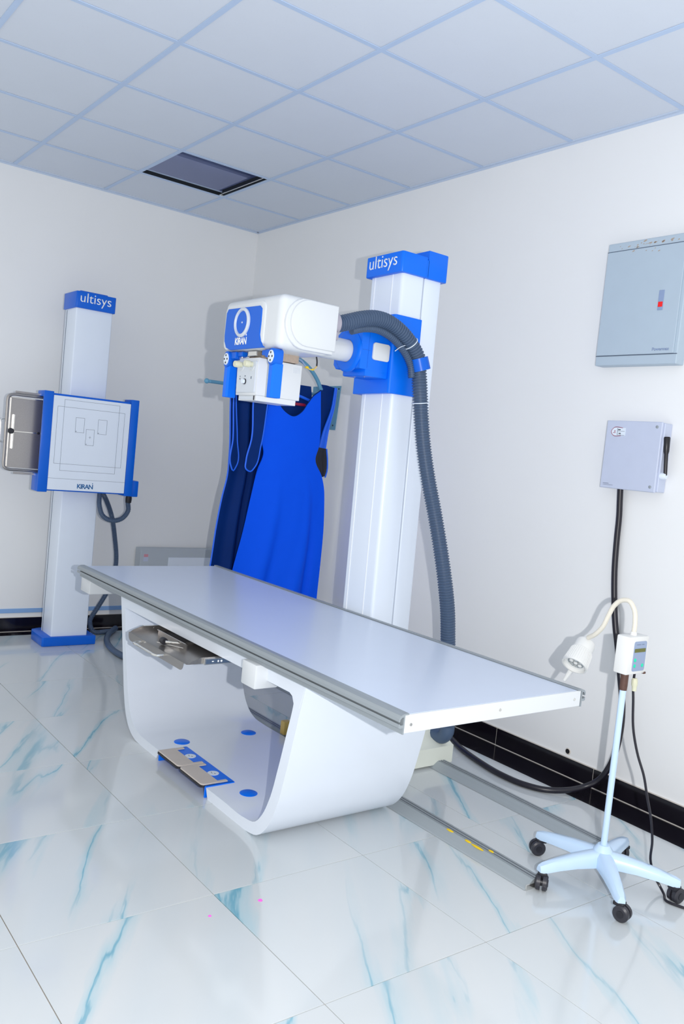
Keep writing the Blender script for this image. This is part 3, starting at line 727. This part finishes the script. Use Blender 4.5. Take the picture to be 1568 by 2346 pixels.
# tray slid out to the left
ct = MB().box(.462, .466, -1.872, -1.44, 1.135, 1.562).out('cassette_tray', M['steel'], cs, smooth=False)
rim = rrect(-1.905, -1.44, 1.108, 1.592, .035, 6, (0, 1, 1, 0))
MB().sweep([(.476, -1.645, 1.578), (.476, -1.80, 1.578), (.476, -1.856, 1.577), (.476, -1.873, 1.572), (.476, -1.884, 1.561), (.476, -1.887, 1.545), (.476, -1.887, 1.50), (.476, -1.886, 1.20), (.476, -1.886, 1.155), (.476, -1.883, 1.139), (.476, -1.872, 1.128), (.476, -1.855, 1.123), (.476, -1.80, 1.122), (.476, -1.645, 1.122)], .009, 10, .008).out('tray_rim', M['steel'], ct)
MB().box(.455, .470, -1.84, -1.64, 1.588, 1.600, .001, 1).out('tray_slide', M['steel'], ct, smooth=False)
MB().box(.455, .470, -1.82, -1.64, 1.096, 1.108, .001, 1).out('tray_slide', M['steel'], ct, smooth=False)
MB().box(.466, .4755, -1.868, -1.865, 1.14, 1.56).box(.466, .4755, -1.868, -1.65, 1.557, 1.56).out('tray_lip', M['bright'], ct, smooth=False)
MB().box(.466, .482, -1.846, -1.841, 1.250, 1.456).box(.466, .470, -1.852, -1.836, 1.250, 1.456).out('cassette_clamp', M['bright'], ct, smooth=False)
MB().lathe((.47, -1.858, 1.356), (.498, -1.858, 1.356), [(0, 0), (0, .014), (.2, .017), (.85, .017), (1, .014), (1, 0)], 18).out('clamp_knob', M['dark'], ct)
MB().box(.466, .471, -1.832, -1.70, 1.353, 1.358).out('centre_rib', M['bright'], ct, smooth=False)
MB().tube((.468, -1.69, 1.356), (.476, -1.69, 1.356), .008, n=12).out('stop_button', M['dark'], ct)
MB().sweep([(.472, -1.885, 1.425), (.472, -1.906, 1.425), (.472, -1.915, 1.421), (.472, -1.919, 1.411), (.472, -1.919, 1.39), (.472, -1.919, 1.32), (.472, -1.919, 1.30), (.472, -1.915, 1.291), (.472, -1.906, 1.287), (.472, -1.882, 1.287)], .0045, 8, .005).out('tray_handle', M['bright'], ct)
# hoses of the chest stand
MB().sweep([(.45, -1.261, 1.010), (.45, -1.255, .919), (.45, -1.227, .857), (.45, -1.158, .828), (.45, -1.093, .846), (.45, -1.056, .899), (.455, -1.064, .958), (.47, -1.066, 1.002)], .0165, 12, rib=.0028, pitch=.009).out('corrugated_hose', M['hose'], cs, ang=50)
MB().lathe((.468, -1.066, 1.004), (.46, -1.064, .955), [(0, .019), (.5, .021), (1, .019), (1, .012)], 16).out('hose_fitting', M['dark'], cs)
MB().sweep([(.33, -1.215, 1.02), (.26, -1.150, .968), (.22, -1.075, .839), (.2, -1.031, .688), (.2, -1.006, .504), (.2, -1.021, .380), (.2, -1.068, .270), (.2, -1.117, .182), (.2, -1.159, .095), (.205, -1.136, .029), (.2, -1.047, .0185), (.17, -.965, .0185)], .0165, 12, rib=.0028, pitch=.009).out('corrugated_hose', M['hose'], cs, ang=50)
MB().sweep([(.14, -.945, .0255), (.25, -1.03, .0225), (.40, -1.11, .0205), (.54, -1.158, .0205), (.733, -1.19, .0205), (.95, -1.17, .0205), (1.20, -1.08, .0205)], .0195, 12, .02).out('floor_hose', M['hose'], cs)

# ================================================================== grey floor cabinet
gc = thing('equipment_cabinet', 'low pale grey steel cabinet standing against the left wall near the corner', 'cabinet', (.06, -.49, 0))
MB().box(.016, .112, -.788, -.16, .03, .596, .003, 1).out('cabinet_body', M['cabgrey'], gc, smooth=False)
MB().box(.112, .120, -.570, -.18, .05, .533, .002, 1).out('front_cover', M['colwhite'], gc, smooth=False)
MB().box(.02, .105, -.77, -.18, .0006, .03).out('plinth', M['dark'], gc, smooth=False)
MB().box(.112, .1128, -.765, -.728, .503, .558).out('warning_sticker', M['boxgrey'], gc, smooth=False)
MB().box(.1127, .1135, -.763, -.730, .535, .556).out('sticker_band', M['palered'], gc, smooth=False)

# ================================================================== apron rack and aprons
rk = thing('apron_rack', 'teal wall rack with swing arm holding the lead aprons', 'rack', (1.11, 0, 1.72))
MB().prism([(.955, 1.858), (1.272, 1.862), (1.250, 1.570), (1.190, 1.570), (1.206, 1.800), (1.02, 1.798), (1.02, 1.570), (.962, 1.570)], 'y', -.006, -.0002, .001, 1).out('wall_plate', M['teal'], rk, smooth=False)
for (xa, za) in ((1.225, 1.600), (1.255, 1.842)):
    MB().tube((xa, -.0055, za), (xa, -.0075, za), .006, n=10).out('bolt_hole', M['dark'], rk)
MB().box(1.10, 1.15, -.06, -.006, 1.805, 1.85, .004).out('hinge', M['teal'], rk)
MB().sweep([(1.125, -.05, 1.82), (1.18, -.12, 1.80), (1.27, -.30, 1.775), (1.298, -.50, 1.768), (1.298, -.995, 1.763)], .0105, 12, .02).out('swing_arm', M['teal'], rk)
MB().sphere((1.298, -1.0, 1.763), .0155).out('arm_knob', M['teal'], rk)
MB().sweep([(1.375, -.232, 1.806), (1.375, -.271, 1.866), (1.375, -.332, 1.926), (1.375, -.41, 1.969), (1.375, -.50, 1.985), (1.375, -.59, 1.965), (1.375, -.66, 1.92), (1.375, -.70, 1.85)], .0125, 12, .012).out('hanger_bow', M['teal'], rk)
MB().sweep([(1.298, -.50, 1.768), (1.330, -.50, 1.85), (1.375, -.50, 1.985)], .009, 10, .02).out('hanger_stem', M['teal'], rk)

def poly_at(P, t):
    L = [0]
    for a, b in zip(P, P[1:]): L.append(L[-1] + math.dist(a, b))
    s = t * L[-1]
    for i in range(len(P) - 1):
        if s <= L[i + 1] or i == len(P) - 2:
            q = (s - L[i]) / max(1e-9, L[i + 1] - L[i]); return (P[i][0] + (P[i + 1][0] - P[i][0]) * q, P[i][1] + (P[i + 1][1] - P[i][1]) * q)
def smooth_poly(P):
    return [(v.x, v.y) for v in spline([(a, b, 0) for a, b in P], .012)]
def cloth(name, T_, B_, L_, R_, x0, fold, mtl, parent, th=.008, nu=48, nv=70):
    T_, B_, L_, R_ = (smooth_poly(q) if len(q) > 2 else q for q in (T_, B_, L_, R_))
    V = []
    c00, c10, c01, c11 = T_[0], T_[-1], B_[0], B_[-1]
    for j in range(nv + 1):
        v = j / nv
        for i in range(nu + 1):
            u = i / nu
            t, b, l, r = poly_at(T_, u), poly_at(B_, u), poly_at(L_, v), poly_at(R_, v)
            p = [(1 - v) * t[k] + v * b[k] + (1 - u) * l[k] + u * r[k] - ((1 - u) * (1 - v) * c00[k] + u * (1 - v) * c10[k] + (1 - u) * v * c01[k] + u * v * c11[k]) for k in (0, 1)]
            V.append((x0 + fold(u, v), p[0], p[1]))
    n = len(V); V += [(x - th, y, z) for x, y, z in V]
    w_ = nu + 1; Fc = []
    for j in range(nv):
        for i in range(nu):
            a = j * w_ + i; Fc.append((a, a + 1, a + w_ + 1, a + w_)); Fc.append((n + a, n + a + w_, n + a + w_ + 1, n + a + 1))
    for i in range(nu):
        Fc.append((i, n + i, n + i + 1, i + 1)); a = nv * w_ + i; Fc.append((a, a + 1, n + a + 1, n + a))
    for j in range(nv):
        a = j * w_; Fc.append((a, a + w_, n + a + w_, n + a)); a += nu; Fc.append((a, n + a, n + a + w_, a + w_))
    return MB().faces(V, Fc).out(name, mtl, parent, ang=70)
g_ = lambda x, m, s: math.exp(-((x - m) / s) ** 2)
def foldA(u, v):
    a = max(0, (v - .30) / .7) ** .8
    return (.010 * math.sin(3.1 * u)) + 1.35 * a * (.016 * math.cos(15 * u + 2.2 * v) * (.35 + .65 * u) + .012 * g_(u, .62, .10) - .020 * g_(u, .80 + .05 * v, .045) - .014 * g_(u, .45 - .06 * v, .05) + .006 * math.sin(30 * u + 6 * v) * u)
ap = thing('lead_apron', 'royal blue lead apron with a round neckline hanging in front on the rack', 'apron', (1.37, -.42, .43))
TA = [(-.625, 1.80), (-.595, 1.755), (-.545, 1.685), (-.499, 1.642), (-.426, 1.618), (-.366, 1.655), (-.332, 1.707), (-.298, 1.757), (-.238, 1.805)]
LA = [(-.625, 1.80), (-.612, 1.682), (-.628, 1.422), (-.616, 1.391), (-.648, 1.266), (-.675, 1.102), (-.710, .875), (-.749, .680), (-.79, .43)]
RA = [(-.238, 1.805), (-.226, 1.70), (-.214, 1.60), (-.211, 1.445), (-.228, 1.369), (-.160, 1.255), (-.139, 1.198), (-.118, 1.062), (-.106, .924), (-.101, .716), (-.103, .43)]
front = cloth('front_panel', TA, [(-.79, .43), (-.103, .43)], LA, RA, 1.380, foldA, M['apron'], ap)
MB().sweep([(1.384, y, z) for y, z in smooth_poly(TA)], .0035, 8, .015).out('neck_binding', M['navy'], ap)
zero = lambda u, v: .006 * math.sin(6 * u)
cloth('back_collar', [(-.62, 1.83), (-.40, 1.822), (-.283, 1.822)], [(-.62, 1.50), (-.262, 1.50)], [(-.62, 1.83), (-.62, 1.50)], [(-.283, 1.822), (-.273, 1.775), (-.262, 1.50)], 1.335, zero, M['navy'], ap, nu=14, nv=14)
MB().sweep([(1.345, -.43, 1.760), (1.345, -.376, 1.752), (1.345, -.284, 1.730)], .009, 8, .02).out('collar_binding', M['piping'], ap)
cloth('side_flap', [(-.208, 1.845), (-.15, 1.843), (-.092, 1.836)], [(-.20, 1.24), (-.118, 1.258)], [(-.208, 1.845), (-.20, 1.24)], [(-.092, 1.836), (-.098, 1.714), (-.120, 1.574), (-.130, 1.436), (-.115, 1.30), (-.118, 1.258)], 1.335, zero, M['navy'], ap, nu=10, nv=24)
cloth('flap_facing', [(-.105, 1.838), (-.084, 1.834)], [(-.190, 1.43), (-.128, 1.436)], [(-.105, 1.838), (-.118, 1.70), (-.165, 1.55), (-.190, 1.43)], [(-.084, 1.834), (-.090, 1.714), (-.116, 1.574), (-.128, 1.436)], 1.346, zero, M['piping'], ap, th=.006, nu=6, nv=20)
cloth('elastic_strap', [(-.205, 1.445), (-.128, 1.440)], [(-.165, 1.262), (-.120, 1.262)], [(-.205, 1.445), (-.225, 1.369), (-.165, 1.262)], [(-.128, 1.440), (-.112, 1.30), (-.120, 1.262)], 1.352, zero, M['dark'], ap, th=.006, nu=6, nv=12)
MB().sweep([(1.352, -.128, 1.440), (1.352, -.112, 1.36), (1.352, -.108, 1.30), (1.352, -.118, 1.255)], .005, 8, .02).out('strap_binding', M['piping'], ap)
lab(MB().box(1.345, 1.356, -.402, -.325, 1.690, 1.708, .004, 2).out('name_tag', M['crimson'], ap), 'red tag inside the neckline')
MB().sphere((1.352, -.318, 1.694), .006).sphere((1.352, -.308, 1.698), .005).sphere((1.352, -.306, 1.688), .005).out('tag_beads', M['textw'], ap)
# wide waist strap of the blue apron, lining outwards, with bright binding
def strap(name, outline, x0, par):
    S = smooth_poly(outline)
    MB().prism(S, 'x', x0 - .005, x0 + .002).out(name, M['navy'], par, smooth=False)
    MB().sweep([(x0, y, z) for y, z in S], .005, 8, .012).out(name + '_binding', M['piping'], par)
strap('waist_strap', [(-.739, 1.74), (-.739, 1.672), (-.728, 1.453), (-.752, 1.320), (-.750, 1.274), (-.716, 1.258), (-.689, 1.285), (-.659, 1.421), (-.639, 1.678), (-.632, 1.76)], 1.410, ap)

def foldB(u, v):
    return .020 * math.sin(4 * u) - .030 * g_(u, .40, .05) + .012 * g_(u, .30, .06) + .012 * math.cos(14 * u + v)
bp_ = thing('lead_apron', 'navy lead apron with blue edging hanging behind the royal blue one', 'apron', (1.245, -.62, .43))
cloth('main_panel', [(-.80, 1.80), (-.62, 1.80), (-.42, 1.80)], [(-.855, .43), (-.44, .43)], [(-.80, 1.80), (-.798, 1.702), (-.770, 1.358), (-.770, 1.215), (-.793, 1.084), (-.813, .92), (-.831, .672), (-.855, .43)], [(-.42, 1.80), (-.44, .43)], 1.235, foldB, M['navy'], bp_)
MB().sweep([(1.238, -.80, 1.80), (1.238, -.798, 1.702), (1.238, -.772, 1.358), (1.238, -.772, 1.215), (1.238, -.795, 1.084), (1.238, -.815, .92), (1.238, -.833, .672), (1.238, -.857, .43)], .0055, 8, .02).out('edge_binding', M['piping'], bp_)
strap('waist_strap', [(-.806, 1.72), (-.801, 1.651), (-.783, 1.443), (-.783, 1.285), (-.763, 1.250), (-.741, 1.285), (-.754, 1.445), (-.786, 1.678), (-.79, 1.72)], 1.285, bp_)

# ================================================================== electrical panels on the right wall
ep = thing('electrical_panel', 'large grey fuse panel high on the right wall with red switch', 'fuse box', (3.51, 0, 2.2))
MB().box(3.308, 3.720, -.060, -.0002, 1.938, 2.492, .003, 1).out('panel_box', M['panelgrey'], ep, smooth=False)
dr = MB().box(3.312, 3.704, -.066, -.0595, 1.983, 2.452, .002, 1).out('panel_door', M['panelgrey'], ep, smooth=False)
for z in (2.4525, 1.9795):
    MB().box(3.308, 3.720, -.0615, -.0590, z, z + .003).out('door_gap', M['ink'], ep, smooth=False)
MB().box(3.603, 3.629, -.0682, -.0658, 2.170, 2.256, .001, 1).out('switch_window', M['greyink'], dr, smooth=False)
MB().box(3.605, 3.627, -.0695, -.0678, 2.184, 2.206, .001, 1).out('indicator', M['red'], dr, smooth=False)
text('lettering', 'Powermax', .082, (3.602, -.0662, 1.996), '-y', M['greyink'], dr, bold=.012)
chips = MB()
for k in range(46):
    x, z = random.gauss(3.48, .075), random.gauss(2.462, .016)
    s_ = random.uniform(.0015, .0075)
    if 3.33 < x < 3.69 and 2.425 < z < 2.485 and not 2.446 < z < 2.460:
        yy = -.0604 if z > 2.45 else -.0664
        chips.prism([(x + s_ * kx * math.cos(a), z + s_ * .55 * math.sin(a) + s_ * kx * .3 * math.cos(a)) for kx in (random.uniform(.8, 1.6),) for a in [i * math.pi / 4 for i in range(8)]], 'y', yy, yy + .0012)
chips.out('paint_chips', M['chip'], ep, smooth=False)['kind'] = 'stuff'

sb = thing('isolator_switch', 'small grey switch box with black side lever below the fuse panel', 'switch box', (3.56, 0, 1.53))
MB().box(3.424, 3.706, -.056, -.0002, 1.386, 1.685, .003, 1).out('switch_body', M['boxgrey'], sb, smooth=False)
cov = MB().box(3.421, 3.700, -.070, -.055, 1.383, 1.688, .003, 1).out('front_cover', M['boxgrey'], sb, smooth=False)
FY = -.070
for z in (1.666, 1.406):
    MB().lathe((3.677, FY, z), (3.677, FY - .0035, z), [(0, .0065), (.6, .0065), (1, .004), (1, 0)], 14).out('cover_screw', M['alu'], cov)
st = MB().prism(rrect(3.449, 3.522, 1.621, 1.656, .014, 5, (0, 1, 1, 0)), 'y', FY - .0008, FY + .0001).out('rating_label', M['disc'], cov, smooth=False)
lb = FY - .0009
MB().sweep([(3.507, lb, 1.656), (3.462, lb, 1.656), (3.452, lb, 1.647), (3.449, lb, 1.639), (3.452, lb, 1.629), (3.462, lb, 1.621), (3.500, lb, 1.621)], .0011, 6, .004).box(3.459, 3.472, lb - .0006, lb + .0003, 1.6320, 1.6342).prism([(3.462, 1.639), (3.470, 1.638), (3.469, 1.644)], 'y', lb - .0006, lb + .0003).out('label_border', M['crimson'], st, smooth=False)
text('lettering', '63A', .013, (3.484, lb, 1.645), '-y', M['dark'], st, bold=.03)
text('lettering', 'KG', .010, (3.489, lb, 1.628), '-y', M['dark'], st, bold=.03)
MB().box(3.480, 3.4815, lb - .0006, lb + .0003, 1.623, 1.654).box(3.483, 3.518, lb - .0006, lb + .0003, 1.6400, 1.6410).box(3.483, 3.518, lb - .0006, lb + .0003, 1.6225, 1.6235).out('label_rule', M['ink'], st, smooth=False)
MB().box(3.436, 3.466, FY - .0008, FY + .0001, 1.4035, 1.4050).box(3.436, 3.489, FY - .0008, FY + .0001, 1.3975, 1.3985).out('small_print', M['ink'], cov, smooth=False)
lev = MB().lathe((3.724, -.040, 1.462), (3.712, -.043, 1.627), [(0, 0), (0, .008), (.55, .0085), (.62, .012), (.97, .0145), (1, .012), (1, 0)], 16).out('switch_lever', M['rubber'], sb)
MB().lathe((3.704, -.040, 1.458), (3.730, -.040, 1.458), [(0, 0), (0, .015), (.7, .015), (1, .011), (1, 0)], 16).out('lever_pivot', M['disc'], sb)

tc_ = MB().sweep([(3.505, -.032, 1.386), (3.507, -.028, 1.33), (3.510, -.024, 1.269), (3.512, -.022, 1.15), (3.520, -.022, 1.013), (3.535, -.022, .897), (3.556, -.022, .782), (3.592, -.024, .651), (3.625, -.032, .541), (3.660, -.045, .431), (3.676, -.060, .336), (3.676, -.075, .240), (3.655, -.085, .150),
                  (3.618, -.100, .080), (3.580, -.130, .045), (3.535, -.215, .024), (3.481, -.275, .0155), (3.393, -.322, .0145), (3.269, -.334, .0145), (3.104, -.310, .0145), (2.934, -.262, .0145), (2.773, -.190, .0145), (2.50, -.12, .0145), (2.20, -.11, .0145)], .0135, 12, .02).out('power_cable', M['cable'])
tag(tc_, 'thick black power cable looping from the switch box down to the skirting', 'cable')

# cable opening in the wall
gr = MB().lathe((3.372, -.0002, .118), (3.372, -.004, .118), [(0, 0), (0, .016), (1, .0135), (1, .011)], 20).out('wall_grommet', M['wgrout'])
tag(gr, 'small round black cable hole in the right wall above the skirting', 'cable hole')
MB().tube((3.372, -.003, .118), (3.372, -.0045, .118), .0115, n=20).out('hole_dark_disc', M['rubber'], gr)  # flat black disc, its colour standing in for the shade inside the hole

# ================================================================== examination lamp
EX, EY = 4.113, -.75
el = thing('examination_lamp', 'white gooseneck examination lamp on a wheeled star base', 'lamp', (EX, EY, 0))
hub = MB().lathe((EX, EY, .078), (EX, EY, .138), [(0, 0), (0, .052), (.35, .050), (.55, .036), (.75, .032), (1, .020), (1, 0)], 28).out('base_hub', M['standblue'], el)
ANG = [-172, -106, -40, 30, 106]; RAD = .252
for a in ANG:
    t = math.radians(a)
    R3 = Matrix.Translation((EX, EY, 0)) @ Matrix.Rotation(t, 4, 'Z')
    secs = [(.015, .030, .068, .118), (.05, .029, .068, .116), (.12, .025, .070, .110), (.19, .021, .066, .100), (.245, .018, .060, .088), (.262, .012, .062, .082)]
    V, Fc = [], []
    for (r_, hw, z0, z1) in secs:
        for (yy, zz) in ((-hw, z0), (hw, z0), (hw, z1 - .012), (hw * .55, z1), (-hw * .55, z1), (-hw, z1 - .012)):
            V.append(R3 @ Vector((r_, yy, zz)))
    for k in range(len(secs) - 1):
        for i in range(6):
            Fc.append((6 * k + i, 6 * k + (i + 1) % 6, 6 * k + 6 + (i + 1) % 6, 6 * k + 6 + i))
    Fc += [tuple(range(6)), tuple(6 * (len(secs) - 1) + i for i in range(6))]
    MB().faces(V, Fc).out('base_leg', M['standblue'], el, ang=50)
    c = MB()
    cxy = R3 @ Vector((RAD - .008, 0, 0)); d = Vector((math.cos(t + .9), math.sin(t + .9), 0)); nrm = Vector((-d.y, d.x, 0))
    cc = Vector((cxy.x, cxy.y, .0275)) + d * .012
    for s in (-1, 1):
        c.lathe(cc + nrm * s * .004, cc + nrm * s * .021, [(0, 0), (0, .0268), (.75, .0268), (1, .021), (1, 0)], 24)
    cas = c.out('castor', M['castor'], el)
    MB().tube((cxy.x, cxy.y, .030), (cxy.x, cxy.y, .068), .009, n=10).lathe(cc + nrm * -.0225, cc + nrm * .0225, [(0, 0), (0, .012), (1, .012), (1, 0)], 12).box(-.018, .018, -.016, .016, .048, .062, .004, 2, xf=Matrix.Translation((cxy.x, cxy.y, 0)) @ Matrix.Rotation(t + .9, 4, 'Z')).out('castor_fork', M['dark'], cas)
MB().tube((EX, EY, .120), (EX, EY, .700), .0113, .0113, 20).out('pole', M['standblue'], el)
MB().lathe((EX, EY, .695), (EX, EY, .765), [(0, 0), (0, .0125), (.2, .0135), (.9, .0135), (1, .012), (1, 0)], 20).out('pole_sleeve', M['rust'], el)
bx = MB().box(4.098, 4.152, -.803, -.690, .760, .893, .006, 2).out('control_box', M['lampw'], el)
kp = MB().prism(rrect(-.775, -.703, .772, .876, .008, 4), 'x', 4.1515, 4.1535).out('keypad', M['slate'], bx, smooth=False)
MB().box(4.1532, 4.1542, -.771, -.708, .838, .851).out('display', M['lcd'], kp, smooth=False)
for (y, z) in ((-.762, .811), (-.762, .791), (-.717, .791)):
    MB().lathe((4.153, y, z), (4.1555, y, z), [(0, .0065), (.5, .0065), (1, .004), (1, 0)], 14).out('keypad_button', M['green'], kp)
MB().box(4.1532, 4.1536, -.762, -.738, .8640, .8655).box(4.1532, 4.1536, -.733, -.718, .8640, .8655).out('keypad_print', M['ink'], kp, smooth=False)
MB().box(4.120, 4.154, -.700, -.688, .758, .766, .002, 1).out('rusty_edge', M['rust'], bx)
GN = [(4.127, -.75, .888), (4.127, -.75, .939), (4.118, -.75, .980), (4.093, -.75, 1.006), (4.064, -.75, 1.002), (4.037, -.75, .978), (4.019, -.75, .939), (4.000, -.75, .892), (3.972, -.748, .860), (3.935, -.735, .838)]
MB().sweep(GN, .0088, 12, rib=.0004, pitch=.005).out('gooseneck', M['gooseneck'], el, ang=60)
MB().lathe((4.127, -.75, .888), (4.127, -.75, .905), [(0, 0), (0, .0125), (1, .0105), (1, 0)], 16).out('neck_collar', M['lampw'], el)
ld = Vector((.14, -.69, -.71)).normalized(); lc = Vector((3.921, -.752, .774))
p0, p1 = lc - ld * .062, lc + ld * .055
head = MB().lathe(p0, p1, [(0, 0), (0, .026), (.06, .034), (.10, .036), (.40, .037), (.42, .0395), (.55, .041), (.95, .0465), (1, .047), (1, .042), (.90, .040), (.88, .030)], 40)
head = head.out('lamp_head', M['lampw'], el)
rb = MB(); a_ = ld.orthogonal().normalized(); b_ = ld.cross(a_)
for i in range(36):
    t = 2 * math.pi * i / 36; q = a_ * math.cos(t) + b_ * math.sin(t)
    rb.sweep([p0.lerp(p1, .44) + q * .0400, p0.lerp(p1, .93) + q * .0458], .0016, 5, .03)
rb.out('grip_ribs', M['lampw'], head)['kind'] = 'stuff'
rf = MB().lathe(p0.lerp(p1, .80), p0.lerp(p1, .885), [(0, 0), (0, .030), (1, .030), (1, 0)], 28).out('reflector', M['alu'], head)
for i in range(7):
    t = 2 * math.pi * i / 6; q = (a_ * math.cos(t) + b_ * math.sin(t)) * (.018 if i < 6 else 0)
    MB().lathe(p0.lerp(p1, .88) + q, p0.lerp(p1, .93) + q, [(0, .0082), (.6, .0075), (1, .004), (1, 0)], 12).out('led_lens', M['bright'] if i % 3 else M['lampw'], head)
hd = (Vector((-.35, -.1, -.75)) - ld * 0).normalized()
hq = p1 + (Vector((-.12, -.25, -.6)) - ld * Vector((-.12, -.25, -.6)).dot(ld)).normalized() * .043
MB().sweep([hq, hq + hd * .022, hq + hd * .046], lambda t: .0095 - .0035 * t, 10, .006).out('positioning_tab', M['lampw'], head)
MB().sweep([(4.118, -.70, .762), (4.118, -.70, .713), (4.125, -.70, .662), (4.140, -.70, .558), (4.163, -.69, .472), (4.190, -.68, .405), (4.207, -.67, .333), (4.225, -.655, .250), (4.232, -.645, .18), (4.226, -.628, .10), (4.240, -.615, .05), (4.262, -.606, .018), (4.285, -.618, .0065), (4.312, -.650, .0055), (4.36, -.64, .0055), (4.45, -.58, .0055), (4.6, -.5, .0055)], .0045, 10, .012).out('lamp_cable', M['cable'], el)
MB().lathe((4.121, -.70, .735), (4.124, -.70, .690), [(0, 0), (0, .008), (.15, .011), (.55, .011), (.65, .009), (1, .008), (1, 0)], 14).out('cable_connector', M['knob'], el)

# ================================================================== scraps on the floor
for (x, y, s, l) in ((3.682, -1.893, .0075, 'tiny pink paper scrap on the floor nearer the table pedestal'), (3.690, -2.075, .005, 'smaller pink paper scrap on the floor left of the other pink scrap')):
    p = MB().prism([(x + s * (1 + .25 * math.sin(3 * i)) * math.cos(i * math.pi / 4), y + s * (1 + .2 * math.cos(2 * i)) * math.sin(i * math.pi / 4)) for i in range(8)], 'z', .0004, .0016).out('paper_scrap', M['pink'], smooth=False)
    tag(p, l, 'paper scrap')
